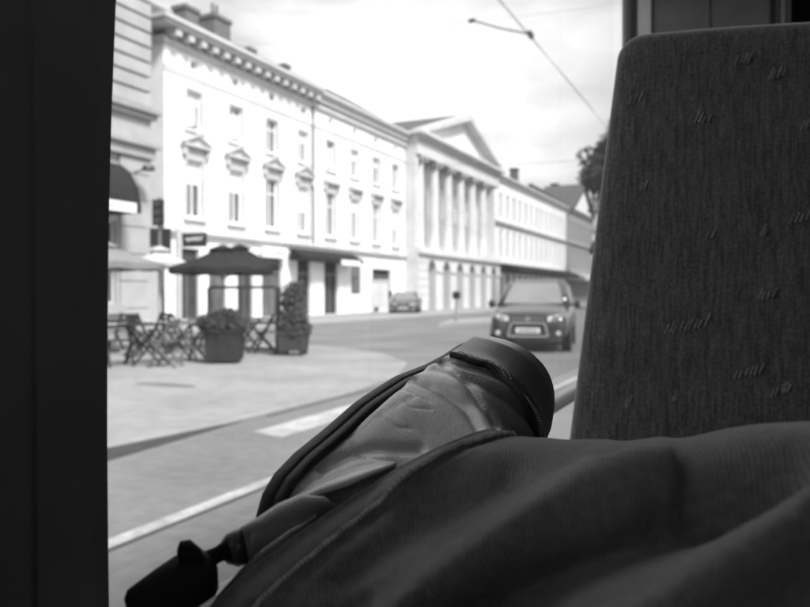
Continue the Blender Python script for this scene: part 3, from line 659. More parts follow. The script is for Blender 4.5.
folding_chair('wooden folding chair in front of the corner building wall', P3(126, 350), R(20), 'wood')
folding_chair('dark folding chair at the back of the terrace under the dark parasol', P3(212, 347), R(10), 'wooddark')
folding_chair('dark folding chair at the back between the two left tables', P3(160, 349), R(-15), 'wooddark')
folding_chair('wooden folding chair just behind the square planter', P3(236, 350), R(120), 'wood')
for lab, px, py in (('white ashtray on the dark folding table', 148, 364), ('white ashtray on the wooden folding table', 184, 361)):
    v = gp(px, py); mb = MB(); mb.lathe([(.05, 0), (.085, .05), (.08, .055), (.045, .015)], (0, 0, 0), 14); o = tag(mb.build('ashtray', 'signwhite', None, auto=40), lab, 'ashtray', 'ashtrays on the cafe tables'); o.location = (v.x, v.y, PH + .737)

def leaf_cloud(mb, c, rad, n, size, seed, core=.55):
    r = random.Random(seed); c = Vector(c)
    for k in range(n):
        while True:
            q = Vector((r.uniform(-1, 1), r.uniform(-1, 1), r.uniform(-1, 1)))
            if core < q.length < 1: break
        p = c + Vector((q.x * rad[0], q.y * rad[1], q.z * rad[2])); d = Vector((r.gauss(0, 1), r.gauss(0, 1), r.gauss(0, 1))).normalized(); e = d.orthogonal().normalized()
        s = size * r.uniform(.6, 1.3); f = d.cross(e)
        mb.add([p - d * s, p + e * s * .45 + f * s * .1, p + d * s, p - e * s * .45 + f * s * .1], [(0, 1, 2, 3)])
v = gp(214, 364); rz = R(28)
t = thing('planter', 'square dark planter with bushy plant at the front of the terrace', 'planter', (v.x, v.y + .3, PH), rz)
mb = MB(); mb.loft([[(s * a, e * a, z) for s, e in ((-1, -1), (1, -1), (1, 1), (-1, 1))] for a, z in ((.30, .05), (.315, .56), (.335, .56), (.335, .62), (.28, .62), (.28, .56))]); pb = mb.build('box', 'planter', t)
for s in (-1, 1):
    for e in (-1, 1): mb = MB(); mb.box(s * .2 - .03, s * .2 + .03, e * .2 - .03, e * .2 + .03, 0, .052); mb.build('foot', 'blackmetal', t)
mb = MB()
rr = random.Random(9)
for k in range(30): a = rr.uniform(0, 6.28); b = rr.uniform(0, .36); leaf_cloud(mb, (b * math.cos(a), b * math.sin(a), .66 + rr.uniform(0, .26) * (1 - b)), (.18, .18, .15), 150, .045, 20 + k, .1)
mb.build('foliage', 'leaf', t)
mb = MB()
for k in range(7): mb.tube([(0, 0, .55), (.12 * math.cos(k), .12 * math.sin(k), .85)], .008, 5)
mb.build('stems', 'bark', t)
v = gp(287, 356)
t = thing('potted_shrub', 'tall slim shrub in a footed grey planter right of the windbreak', 'shrub', (v.x, v.y + .25, PH), R(20))
mb = MB(); mb.loft([[(s * a, e * a, z) for s, e in ((-1, -1), (1, -1), (1, 1), (-1, 1))] for a, z in ((.25, .1), (.28, .44), (.30, .44), (.30, .5), (.25, .5), (.25, .44))]); mb.build('box', 'planter2', t)
for s in (-1, 1):
    for e in (-1, 1): mb = MB(); mb.box(s * .2 - .04, s * .2 + .04, e * .2 - .04, e * .2 + .04, 0, .102); mb.build('foot', 'blackmetal', t)
mb = MB()
for k in range(60): a = rr.uniform(0, 6.28); h = rr.uniform(.5, 1.40); b = rr.uniform(0, .27) * (1.15 - .25 * h); leaf_cloud(mb, (b * math.cos(a), b * math.sin(a), h), (.15, .15, .17), 120, .045, 60 + k, .1)
mb.build('foliage', 'leaf2', t)
mb = MB(); mb.tube([(0, 0, .44), (.01, 0, 1.0), (0, .01, 1.4)], [.025, .018, .008], 6); mb.build('stem', 'bark', t)
# glass windbreak: black frame on feet
a, b = gp(209, 352), gp(278, 354); ctr = (a + b) / 2; ang = math.atan2(b.y - a.y, b.x - a.x); hl = (b - a).length / 2
t = thing('windbreak', 'black framed glass windbreak between the planter and the tall shrub', 'windbreak', (ctr.x, ctr.y, PH), ang)
H = 1.42
for x in (-hl, -hl * .05, hl): mb = MB(); mb.box(x - (.055 if x > hl * .5 else .03), x + (.055 if x > hl * .5 else .03), -.03, .03, 0.03, H); mb.build('post', 'blackmetal', t)
for z in (.1, .66, H): mb = MB(); mb.box(-hl + .031, hl - .056, -.028, .028, z - .032, z + .032); mb.build('rail', 'blackmetal', t)
for x in (-hl, hl): mb = MB(); mb.box(x - .05, x + .05, -.3, .3, 0, .029); mb.build('foot', 'blackmetal', t)
# far posts, cabinet, bin
t, p = post_with('road_sign', 'small dark road sign on a post on the traffic island', 'road sign', 456, 32, 1.45, .04, 'greymetal', .112)
mb = MB(); mb.prism([RT * x - FW * .06 + Vector((0, 0, z)) for x, z in ((-.16, .98), (.18, .98), (.18, 1.28), (-.16, 1.28))], FW * .02); mb.build('sign_panel', 'signdark', t)
t, p = post_with('parking_meter', 'dark headed parking meter beside the pale street cabinet', 'parking meter', 389, 45, 1.15, .05, 'greymetal', .1)
mb = MB(); mb.lathe([(.1, .95), (.19, 1.0), (.19, 1.3), (.1, 1.4)], (0, 0, 0), 10); mb.build('meter_head', 'signdark', t)
p = at(380, HOR, 44.5)
t = thing('street_cabinet', 'pale grey street cabinet standing on the sidewalk by the parked car', 'cabinet', (p.x, p.y, .1), YAW)
mb = MB(); mb.box(-.5, .5, -.35, .35, .08, 1.95).box(-.55, .55, -.4, .4, 1.951, 2.05); mb.build('housing', 'stone', t, bevel=.02)
mb = MB(); mb.box(-.46, .46, -.32, .32, 0, .079); mb.build('plinth', 'stone_dark', t)
for x in (-.47, .02): mb = MB(); mb.box(x, x + .45, -.372, -.351, .5, 1.85); mb.build('door', 'stone', t)
mb = MB(); mb.tube([(-.2, -.352, .3), (-.2, -.40, .3)], .13, 12); mb.build('vent', 'signdark', t)

# ------------------------------------------------------------------ cars
def car(name, label, pos, rz, paint, W=.9, Lc=4.55, k=1.0, glassm='carglass'):
    t = thing(name, label, 'car', pos, rz)          # front at y = 0 facing -y, body behind it
    def sec(y, w, zb, zt, cr=.03):
        pts = [(w * .84, zb), (w * .96, zb + .1), (w, lerp(zb, zt, .42)), (w * .985, lerp(zb, zt, .72)), (w * .95, zt - .07), (w * .86, zt - .01), (w * .45, zt + cr * .8), (0, zt + cr)]
        pts = pts + [(-a, z) for a, z in pts[-2::-1]]
        return [(a, y, z * k) for a, z in pts]
    st = [(0.0, .56, .36, .60), (.03, .72, .29, .74), (.10, .81, .26, .84), (.25, .87, .25, .905), (.6, W, .25, .965), (1.15, W, .25, 1.03), (1.3, W, .25, 1.05), (2.5, W, .25, 1.06), (3.8, W, .25, 1.06), (4.3, W * .97, .27, 1.05), (4.48, W * .92, .32, 1.0), (Lc, W * .84, .4, .9)]
    mb = MB(); mb.loft([sec(*s_) for s_ in st]); body = mb.build('body', paint, t, smooth=True, sub=1)
    def rr_ring(z, y0, y1, w, rf=.28, n=5):
        cs = [(w - rf, y0 + rf, -90), (w - rf, y1 - rf, 0), (-w + rf, y1 - rf, 90), (-w + rf, y0 + rf, 180)]; o_ = []
        for x, y, a0 in cs:
            for j in range(n): a = R(a0 + 90 * j / (n - 1)); o_.append((x + rf * math.cos(a), y + rf * math.sin(a) * (.45 if y < 2.5 else 1), z * k))
        return o_
    G = [(1.0, 1.08, 4.46, .86), (1.3, 1.50, 4.40, .80), (1.53, 1.86, 4.28, .72), (1.62, 2.06, 4.18, .66), (1.655, 2.35, 3.95, .5)]
    mb = MB(); mb.loft([rr_ring(*g) for g in G]); mb.build('cabin', paint, t, smooth=True)
    def gy(z): return interp([(g[0], g[1]) for g in G], z) - .155 * 0
    def gw(z): return interp([(g[0], g[3]) for g in G], z)
    mb = MB()
    rows = []
    for z in (1.075, 1.2, 1.35, 1.5, 1.575):
        y = gy(z) + .13; w_ = gw(z) - .16; rows.append([(w_ * u, y - .022 - .03 * (1 - u * u) , z * k) for u in (-1, -.5, 0, .5, 1)])
    front = rows; back = [[(x, y + .03, z) for x, y, z in r_] for r_ in rows]
    n = 5; vs_ = [p for r_ in front for p in r_]
    mb.loft(front, closed=False, cap=False); mb.build('windscreen', glassm, t, smooth=True)
    for s in (-1, 1):
        mb = MB(); mb.prism([(s * (gw(z) + .004) , y, z * k) for y, z in ((1.75, 1.1), (2.75, 1.1), (2.75, 1.5), (2.2, 1.5))], (s * .012, 0, 0)); mb.build('side_window', glassm, t)
        mb = MB(); mb.prism([(s * (gw(z) + .004), y, z * k) for y, z in ((2.85, 1.1), (4.0, 1.1), (3.85, 1.5), (2.85, 1.5))], (s * .012, 0, 0)); mb.build('side_window', glassm, t)
        mb = MB(); mb.lathe([(.02, -.09), (.085, -.06), (.105, .0), (.09, .05), (.02, .07)], (s * 1.02, 1.62, 1.06 * k), 10, 'x'); mb.bar((s * .85, 1.62, 1.02 * k), (s * .98, 1.62, 1.04 * k), .05, .03); mb.build('mirror', 'plastic', t, auto=50)
        mb = MB(); mb.add([(s * .40, .028, .70 * k), (s * .74, .13, .72 * k), (s * .79, .28, .84 * k), (s * .60, .10, .855 * k), (s * .40, .045, .80 * k)] , [(0, 1, 2, 3, 4)])
        hl_ = [(s * .42, .0, .69 * k), (s * .72, .085, .70 * k), (s * .825, .26, .82 * k), (s * .70, .13, .855 * k), (s * .43, .03, .80 * k)]
        mb = MB(); mb.prism([(x, y - .025, z) for x, y, z in hl_], (0, .07, 0)); h_ = mb.build('headlight', 'lamp', t, bevel=.01)
        mb = MB(); mb.tube([(s * .58, .00, .765 * k), (s * .58, -.02, .765 * k)], .052, 12); mb.build('lens', 'chrome', h_)
        mb = MB(); mb.tube([(s * .66, .05, .44 * k), (s * .66, .005, .44 * k)], .055, 12); mb.build('fog_light', 'lamp', t)
        mb = MB(); mb.tube([(s * .56, 2.2, 1.66 * k), (s * .58, 3.9, 1.66 * k)], .02, 6); mb.build('roof_rail', 'greymetal', t)
        for y in (.88, 3.55):
            r_ = .345
            mb = MB(); mb.lathe([(r_ * .6, -.1), (r_ * .93, -.11), (r_, -.07), (r_, .07), (r_ * .93, .11), (r_ * .6, .1)], (s * .80, y, r_), 24, 'x'); wh = mb.build('wheel', 'tyre', t, auto=40)
            mb = MB(); mb.lathe([(.03, .09 * s), (r_ * .2, .1 * s), (r_ * .58, .085 * s), (r_ * .6, .105 * s)], (s * .805, y, r_), 20, 'x'); mb.build('rim', 'greymetal', wh, auto=40)
            mb = MB(); mb.lathe([(r_ + .05, -.02), (r_ + .09, 0), (r_ + .09, .025), (r_ + .0, .025)], (s * .885 - (.0 if s > 0 else .0), y, r_ + .01), 24, 'x'); mb.build('wheel_arch', 'plastic', t, auto=40)
    gr = [(-.40, .005, .69), (.40, .005, .69), (.42, .015, .80), (-.42, .015, .80)]
    mb = MB(); mb.prism([(x, y - .02, z * k) for x, y, z in gr], (0, .07, 0)); g_ = mb.build('upper_grille', 'plastic', t)
    for z in (.725, .765): mb = MB(); mb.box(-.38, .38, -.032, -.016, (z - .008) * k, (z + .008) * k); mb.build('grille_bar', 'chrome', g_)
    mb = MB(); mb.lathe([(.05, -.045), (.055, -.03), (.05, -.02)], (0, 0, .745 * k), 10, 'y'); mb.build('badge', 'chrome', g_)
    lo = [(-.44, .36), (.44, .36), (.36, .655), (-.36, .655)]
    mb = MB(); mb.prism([(x, -.012, z * k) for x, z in lo], (0, .06, 0)); g_ = mb.build('lower_grille', 'plastic', t)
    mb = MB()
    for (x0, z0), (x1, z1) in zip(lo, lo[1:] + lo[:1]): mb.bar((x0, -.022, z0 * k), (x1, -.022, z1 * k), .05, .075, (0, 1, 0))
    mb.build('grille_surround', 'chrome', g_, bevel=.012)
    mb = MB(); mb.box(-.26, .26, -.045, -.014, .44 * k, .55 * k); np_ = mb.build('number_plate', 'signwhite', t)
    mb = MB()
    for q in range(7): mb.box(-.2 + q * .06, -.165 + q * .06, -.049, -.0455, .465 * k, .525 * k)
    tag(mb.build('plate_marks', 'plastic', np_), kind='stuff')
    mb = MB(); mb.prism([(-.66, .02, .26 * k), (.66, .02, .26 * k), (.7, .02, .34 * k), (-.7, .02, .34 * k)], (0, .3, 0)); mb.build('skid_bumper', 'plastic', t, bevel=.02)
    return t
g0 = ground(528, 353)
car('off_road_car', 'dark off-road car with chrome grille surround driving towards the window', (g0.x, g0.y, 0.004), R(10), 'carpaint')
p = at(403, HOR, 46)
car('parked_car', 'small dark car parked in front of the portico building, far off', (p.x, p.y, .004), R(20), 'carpaint2', k=.86)

# ------------------------------------------------------------------ tree
def tree(label, px, zd, py_top, py_bot, rpx, seed, n=46):
    p = at(px, HOR, zd); p.z = 0.1; r = random.Random(seed); zt, zb = hgt(py_top, zd) - .1, hgt(py_bot, zd) - .1; rad = rpx / F * zd
    t = thing('street_tree', label, 'tree', p)
    mb = MB(); mb.tube([(0, 0, 0), (.05, .0, zb * .5), (0, .1, zb), (.1, 0, lerp(zb, zt, .6))], [.32, .24, .16, .04], 9)
    limbs = []
    for k in range(9):
        a = k * 2.4; z0 = lerp(zb * .85, zt, k * .06); e = Vector((math.cos(a) * rad * .75, math.sin(a) * rad * .75, lerp(zb, zt, .3 + .5 * r.random())))
        mb.tube([(0, .05, z0), e * .5 + Vector((0, 0, z0 * .45)), e], [.12, .08, .02], 6)
    mb.build('trunk', 'bark', t, auto=50)
    mb = MB(); zc = (zt + zb) / 2
    for k in range(n):
        a = r.uniform(0, 6.28); q = r.uniform(-.95, .95); rr_ = rad * math.sqrt(1 - q * q) * r.uniform(.5, .92)
        cr = rad * r.uniform(.2, .34); leaf_cloud(mb, (rr_ * math.cos(a), rr_ * math.sin(a), zc + q * (zt - zb) / 2 * .86), (cr, cr, cr * .75), 190, .22, seed * 100 + k, .15)
    mb.build('crown', 'leaf', t)
    return t
tree('leafy street tree beside the seat edge, beyond the off-road car', 640, 62, 108, 240, 56, 3, 150)
tree('smaller far street tree low behind the leafy street tree', 612, 95, 205, 275, 24, 5, 26)

# ------------------------------------------------------------------ overhead line
def wire(name, label, pts, r=.012):
    mb = MB(); mb.tube(pts, r, 5); return tag(mb.build(name, 'wire'), label, 'wire')
HW = 5.5
wire('contact_wire', 'overhead tram wire running down the street towards the tree', [(-3.2, -20, HW), (-3.2, 30, HW), (-3.2, 62, HW), (-3.2, 150, HW)], .0048)
wire('catenary_wire', 'thin second wire just above the overhead tram wire', [(-3.3, y, HW + .16 + .012 * (abs(y - 10) - 6)) for y in (2, 10, 14, 17.5, 18)], .005)
YS = 24.3
wire('span_wire', 'thin cross wire from the bracketed townhouse over the street', [(XF + .1, YS + .3, 11.6), (-14, YS, 10.9), (-5, YS, 10.55), (12, YS, 10.6)], .004)
wire('span_wire', 'far cross wire low over the street near the tree', [(-22.1, 40, 9.3), (-12.5, 40, 8.55), (-7.5, 40, 8.42), (12, 40, 9)], .011)
z_ = 12.2; a_, b_ = at(530, 35.5, z_), at(472, 22, z_ + .5)
t = thing('pull_off_arm', 'dark steady arm holding the overhead tram wire', 'bracket', a_)
mb = MB(a_); mb.tube([b_, lerp(b_, a_, .5) + Vector((0, 0, -.02)), a_], .014, 7); mb.build('arm', 'wire', t)
mb = MB(a_); mb.tube([b_ + Vector((-.06, 0, .0)), b_ + Vector((.05, 0, .0))], .035, 8); mb.build('insulator', 'wire', t)
mb = MB(a_); mb.box(a_.x - .03, a_.x + .03, a_.y - .1, a_.y + .1, a_.z - .05, a_.z + .03); mb.build('wire_clamp', 'wire', t)

# ------------------------------------------------------------------ tram interior
FZ = 0.48
tram = thing('tram', 'dark tram interior with wide side window over the street', 'tram', (0.8, 1.0, 0.0))
TL = (0.8, 1.0, 0.0)
def tpart(mb, name, m, parent=tram, **k): return mb.build(name, m, parent, **k)
XI, XO = -.33, -.42
WZ0, WZ1 = 1.045, 2.47
wins = [(-4.6, -2.0), (-1.85, -.12), (.31, 2.85), (3.4, 5.2)]
mb = MB(TL); grid_wall(mb, XO, -5, 7, .35, 2.75, [(a, b, WZ0, WZ1) for a, b in wins], -.09)
mb.add([(XO, -5, .35), (XO, 7, .35), (XO, 7, .3), (XO, -5, .3)], [(0, 1, 2, 3)])
tpart(mb, 'side_wall_outer', 'tramwall')
mb = MB(TL); grid_wall(mb, XI, -5, 7, FZ, 2.6, [(a, b, WZ0, WZ1) for a, b in wins], .0001); tpart(mb, 'side_wall', 'tramwall')
mb = MB(TL); mb.box(XO, 2.0, -5, 7, FZ - .06, FZ); tpart(mb, 'floor', 'tramfloor')
mb = MB(TL); mb.box(XO, 2.0, -5, 7, 2.601, 2.75); tpart(mb, 'ceiling', 'tramceil')
mb = MB(TL); mb.box(XO + .001, 1.999, -5.06, -5.0, FZ, 2.6).box(XO + .001, 1.999, 7.0, 7.06, FZ, 2.6); tpart(mb, 'end_wall', 'trimdark')
rw = [(-4.6, -2.9), (-2.3, -1.2), (3.6, 5.2)]
mb = MB(TL); grid_wall(mb, 1.95, -5, 7, FZ, 2.6, [(a, b, 1.1, 2.1) for a, b in rw], -.07); tpart(mb, 'side_wall', 'tramwall')
for a, b in wins:
    mb = MB(TL); mb.add([(-.385, a, WZ0), (-.385, b, WZ0), (-.385, b, WZ1), (-.385, a, WZ1)], [(0, 1, 2, 3)]); tpart(mb, 'window_pane', 'glasspane')
    mb = MB(TL); mb.box(-.395, -.365, a, b, WZ0, WZ0 + .006).box(-.395, -.365, a, b, WZ1 - .02, WZ1).box(-.394, -.366, b - .008, b - .0065, WZ0 + .0061, WZ1 - .0201); tpart(mb, 'window_gasket', 'tramdark')
    mb = MB(TL); mb.box(-.3645, -.255, a, b, WZ0 - .03, WZ0 + .005); tpart(mb, 'window_sill', 'tramlight', bevel=.004)
for a, b in rw:
    mb = MB(TL); mb.add([(1.98, a, 1.1), (1.98, b, 1.1), (1.98, b, 2.1), (1.98, a, 2.1)], [(0, 1, 2, 3)]); tpart(mb, 'window_pane', 'glasspane')
# dark pillar trim at the near end of the window, edge slightly bowed
pl = MB(TL); rows = []
for z in [FZ + .5 + k * .06 for k in range(22)]:
    e = .306 + .016 * ((z - 1.22) / .35) ** 2 * (1 if z > 1.22 else .5)
    rows.append([(XI - .05, -.12, z), (XI + .004, -.12, z), (XI + .004, .2575, z), (XI + .002, .2585, z), (XI + .002, .2615, z), (XI + .004, .2625, z), (XI + .004, e - .008, z), (XI + .006, e, z), (XI - .05, e + .002, z)])
pl.loft(rows); tpart(pl, 'window_pillar', 'pillar')
mb = MB(TL); mb.box(XO + .002, -.398, 2.832, 2.8435, WZ0 + .015, WZ1 - .021); tpart(mb, 'pillar_gasket', 'tramdark')
mb = MB(TL); mb.box(XO + .003, XI + .012, 2.844, 2.90, WZ0 + .007, 2.59); tpart(mb, 'window_pillar', 'tramgrey')
mb = MB(TL); mb.box(XI + .013, .072, 2.856, 2.90, FZ, 2.6); pt = tpart(mb, 'partition_panel', 'trimmid')
mb = MB(TL); mb.box(-.12, -.117, 2.853, 2.857, FZ, 2.59); tpart(mb, 'panel_joint', 'tramdark', pt)
mb = MB(TL); mb.box(.0721, .092, 2.85, 2.91, FZ, 2.6); tpart(mb, 'panel_edge', 'tramdark', pt)
mb = MB(TL); mb.tube([(.12, 2.88, FZ), (.112, 2.88, 2.6)], .014, 10); tpart(mb, 'grab_pole', 'tramgrey', smooth=True)
mb = MB(TL); mb.box(.16, 1.9, 3.3, 3.36, FZ, 2.6); tpart(mb, 'bulkhead', 'tramdark')

# ------------------------------------------------------------------ seats
def seat(label, yb, yt, xc, face, marks=None):
    zb, zt = FZ + .44, 1.685
    t = thing('passenger_chair', label, 'seat', (xc, yb, FZ))
    off = (xc, yb, FZ)
    wb, wt = .262, .202
    def lean(z): return lerp(yb, yt, (z - 1.107) / (1.642 - 1.107))
    cor = []
    rad = .042
    def side(z): return lerp(wb, wt, (z - zb) / (zt - zb))
    outl = [(side(z), z) for z in [zb + (zt - rad - zb) * k / 10 for k in range(11)]]
    for k in range(1, 9): a = R(90 * k / 8); outl.append((side(zt - rad) - rad + rad * math.cos(a), zt - rad + rad * math.sin(a)))
    for k in range(1, 12): u = 1 - 2 * k / 12; outl.append(((wt - rad) * u, zt + .004 * (1 - u * u)))
    outl += [(-x, z) for x, z in outl[18::-1]]
    zc = (zb + zt) / 2
    def ring(ins, fwd):
        o_ = []
        for x, z in outl:
            sx = (abs(x) - ins) / max(abs(x), 1e-6) if abs(x) > ins else 0; sz = zc + (z - zc) * (1 - ins / (zt - zc))
            xx = x * (1 - ins / .23); o_.append((xc + xx, lean(sz) + face * fwd, sz - .085 * (xx + .2) * max(0, (sz - zb) / (zt - zb))))
        return o_
    rings = [ring(.03, -.075), ring(.008, -.07), ring(0, -.055), ring(0, -.012), ring(.003, -.004), ring(.010, .003), ring(.022, .008), ring(.045, .011), ring(.12, .012)]
    mb = MB(off); mb.loft(rings); b = mb.build('backrest', 'moquette', t, smooth=True, auto=None); b.data.shade_smooth(); b.data.set_sharp_from_angle(angle=R(60))
    mb = MB(off); mb.loft([[(xc + x * s_, lerp(yb, yb, 0) + face * y, z) for x, y in ((-.23, .02), (.23, .02), (.225, .42), (.18, .45), (-.18, .45), (-.225, .42))] for s_, z in ((.96, zb - .10), (1, zb - .08), (1, zb - .03), (.96, zb - .012))]); mb.build('cushion', 'moquette', t, auto=50)
    mb = MB(off); mb.box(xc - .2, xc + .2, yb + face * .03, yb + face * .38, zb - .16, zb - .101); mb.build('seat_pan', 'greymetal', t)
    for s in (-1, 1): mb = MB(off); mb.tube([(xc + s * .16, yb + face * .2, FZ), (xc + s * .16, yb + face * .2, zb - .159)], .02, 8); mb.build('leg', 'greymetal', t)
    mb = MB(off); mb.box(xc - .17, xc + .17, lean(zb) - face * .1, lean(zb) - face * .03, zb - .15, zb + .06); mb.build('bracket', 'greymetal', t)
    if marks:
        rj = random.Random(11)
        for px, py, n, dx in marks:
            mb = MB(off)
            for k in range(n):
                c0 = None; jx, jl = rj.uniform(-1.2, 1.2), rj.uniform(.6, 1.15)
                for q in range(2):
                    p0x, p0y = px + dx * k + jx + (0 if q == 0 else 5.0 * jl), py - 2.0 * k * .5 - jx + (0 if q == 0 else -11 * jl)
                    u = (p0x - CX) / F; d = FW + RT * u; zz = 1.05 / d.y
                    for _ in range(4): h = hgt(p0y, zz); zz = (lean(h) + face * .012) / d.y
                    pt_ = at(p0x, p0y, zz)
                    pt_.y += face * .0002
                    if q == 0: c0 = pt_
                mb.bar(c0, pt_, .0026, .0005, (0, 1, 0))
            mb.build('woven_mark', 'fleck', t)
    return t
mk = [(733, 66, 4, 4.5), (767, 80, 4, 4.5), (692, 125, 4, 5), (628, 104, 3, 5), (789, 224, 4, 5), (757, 300, 4, 5), (664, 334, 9, 5), (735, 378, 6, 5), (772, 396, 5, 4), (624, 408, 2, 4), (705, 240, 2, 5), (640, 190, 2, 4), (800, 130, 3, 4), (760, 236, 2, 4), (672, 402, 2, 4)]
seat('dark plush tram seat backrest opposite, right of the window', 1.0, 1.12, .031, -1, mk)
seat('dark plush tram seat under the seated person', -.36, -.48, .06, 1)

# ------------------------------------------------------------------ the seated person: crossed leg in ribbed trousers and a leather boot
sk = bpy.data.meshes.new('person')
PV = [((.03, -.14, 1.035), .13), ((.13, -.10, 1.035), .10), ((.20, .12, 1.09), .075), ((.255, .315, 1.165), .055), ((.05, .37, 1.15), .045), ((-.165, .415, 1.14), .035),
      ((-.06, -.10, 1.02), .10), ((-.10, .18, 1.0), .078), ((-.13, .37, .985), .06), ((-.14, .40, .78), .052), ((-.14, .42, .58), .042), ((-.14, .46, .525), .042), ((-.14, .60, .512), .03), ((.03, -.22, 1.15), .135), ((.06, -.30, 1.36), .145), ((.07, -.31, 1.52), .07), ((.06, -.28, 1.68), .085), ((.05, -.27, 1.76), .07),
      ((.25, -.30, 1.42), .062), ((.36, -.24, 1.20), .048), ((.19, -.09, 1.27), .038), ((.13, -.07, 1.29), .03), ((-.12, -.32, 1.42), .062), ((-.24, -.27, 1.20), .048), ((-.15, -.16, 1.26), .038), ((-.10, -.13, 1.28), .03)]
sk.from_pydata([p for p, r in PV], [(0, 1), (1, 2), (2, 3), (3, 4), (4, 5), (0, 6), (6, 7), (7, 8), (8, 9), (9, 10), (10, 11), (11, 12), (0, 13), (13, 14), (14, 15), (15, 16), (16, 17), (14, 18), (18, 19), (19, 20), (20, 21), (14, 22), (22, 23), (23, 24), (24, 25)], [])
person = bpy.data.objects.new('person', sk); col.objects.link(person)
sm = person.modifiers.new('skin', 'SKIN'); sm.use_smooth_shade = True
for v_, (p, r) in zip(sk.skin_vertices[0].data, PV): v_.radius = (r, r)
sk.skin_vertices[0].data[0].use_root = True
ss = person.modifiers.new('sub', 'SUBSURF'); ss.levels = 1; ss.render_levels = 2
sk.materials.append(M['denim'])
tag(person, 'seated person in dark ribbed trousers, one leather-booted foot resting across the knee', 'person')

def catmull(P, t):
    n = len(P) - 1; x = min(max(t, 0), 1) * n; i = min(int(x), n - 1); f = x - i
    p0, p1, p2, p3 = P[max(i - 1, 0)], P[i], P[i + 1], P[min(i + 2, n)]
    return .5 * ((2 * p1) + (p2 - p0) * f + (2 * p0 - 5 * p1 + 4 * p2 - p3) * f * f + (3 * p1 - p0 - 3 * p2 + p3) * f ** 3)
def camp(px, py, z): return Vector(((px - CX) / F * z, (HOR - py) / F * z, z))
# rings of the trouser leg from hem to knee: far-top point, near-low point, bulge towards the viewer
RG = [(camp(492, 432, .49), camp(213, 622, .385), Vector((-.017, .018, -.054))),
      (camp(540, 443, .475), camp(290, 680, .35), Vector((-.018, .025, -.053))),
      (camp(640, 451, .44), camp(420, 740, .31), Vector((-.02, .032, -.05))),
      (camp(830, 432, .38), camp(650, 780, .25), Vector((-.022, .034, -.047))),
      (cw(.345, -.075, .24) - CAM, cw(.25, -.19, .13) - CAM, None)]
V3 = lambda v: Vector(v)
ringC = []; ringD = []; ringW = []
for T_, N_, W_ in RG[:4]: ringC.append((T_ + N_) / 2); ringD.append((T_ - N_) / 2); ringW.append(W_)
ringC.append(Vector((.31, -.125, .215))); ringD.append(Vector((.045, .06, .05))); ringW.append(Vector((-.025, .03, -.045)))
ringC.append(Vector((.365, -.13, .18))); ringD.append(Vector((.02, .035, .025))); ringW.append(Vector((-.012, .02, -.02)))
def seg_d(px, py, a, b):
    ax, ay = a; bx, by = b; dx, dy = bx - ax, by - ay; t = max(0, min(1, ((px - ax) * dx + (py - ay) * dy) / (dx * dx + dy * dy)))
    return math.hypot(px - ax - t * dx, py - ay - t * dy)
FOLDK = 2.3
for L_ in (ringC, ringD, ringW):
    for k_ in range(len(L_)): L_[k_] = L_[k_] * .93
FOLDS = [([(400, 606), (480, 562), (560, 516), (660, 460)], .0095, 28), ([(470, 630), (590, 562), (690, 508), (800, 446)], -.0175, 42), ([(560, 640), (690, 585), (780, 540), (870, 480)], .0090, 36),
         ([(680, 660), (790, 610), (900, 540)], -.008, 30), ([(330, 590), (420, 530), (510, 482)], -.0035, 16), ([(400, 490), (450, 462), (520, 446), (600, 442)], .0045, 16), ([(300, 650), (400, 592)], -.004, 20), ([(350, 640), (430, 600)], .003, 14), ([(600, 470), (680, 448), (760, 436)], -.003, 12), ([(540, 560), (600, 520), (640, 500)], .002, 9), ([(700, 560), (760, 520), (800, 500)], .002, 10)]
def fold(px, py):
    d = 0
    for L_, a, s in FOLDS: d += FOLDK * a * math.exp(-(min(seg_d(px, py, p, q) for p, q in zip(L_, L_[1:])) / s) ** 2)
    t = min(max((py - 425) / 50, 0), 1); return d * t * t * (3 - 2 * t)
NS, NR = 160, 128
rings = []; uvs = []
rr = random.Random(2)
for i in range(NS + 1):
    s = i / NS; C_, D_, W_ = catmull(ringC, s), catmull(ringD, s), catmull(ringW, s); ring = []
    for j in range(NR):
        a = 2 * math.pi * j / NR; nrm = (D_ * math.cos(a) + W_ * math.sin(a)); p = C_ + nrm
        if p.z > .08:
            px, py = CX + F * p.x / p.z, HOR - F * p.y / p.z
            p = p + nrm.normalized() * (fold(px, py) if math.sin(a) > -.3 else 0)
            qa, qb = (px * .87 - py * -.5) / 130, (px * .5 + py * .87) / 38
            p = p + nrm.normalized() * (.0022 * noise.noise(Vector((qa, qb, 3.1))) + .0012 * noise.noise(Vector((qa * 2.3, qb * 2.1, 8.2))))
        hem = s * .27
        p = p + nrm.normalized() * (.0016 * math.exp(-((hem - .0) / .006) ** 2) + .0020 * math.exp(-((hem - .0225) / .009) ** 2) - .0022 * math.exp(-((hem - .034) / .004) ** 2) + .0010 * math.sin(j * 2.1) * math.exp(-((hem - .030) / .009) ** 2))
        ring.append(p)
    rings.append(ring)
ins = [[c + (p - c) * .975 for p in rings[k]] for k, c in ((0, ringC[0]), (6, catmull(ringC, 6 / NS)), (12, catmull(ringC, 12 / NS)))]
full = ins[::-1] + rings
PO = Vector((0.03, -.14, FZ)); person_loc = Vector((0, 0, 0))
me = MB(); me.loft([[cw(*p) for p in r_] for r_ in full], True, False)
leg = me.build('trouser_leg', 'denim', person, smooth=True)
arc = [0]
for i in range(NS): arc.append(arc[-1] + (catmull(ringC, (i + 1) / NS) - catmull(ringC, i / NS)).length)
uvl = leg.data.uv_layers.new(name='UVMap')
nr = NR
for lp in leg.data.loops:
    vi = lp.vertex_index; i, j = divmod(vi, nr); uvl.data[lp.index].uv = (j / nr * .55, arc[max(i - 3, 0)])
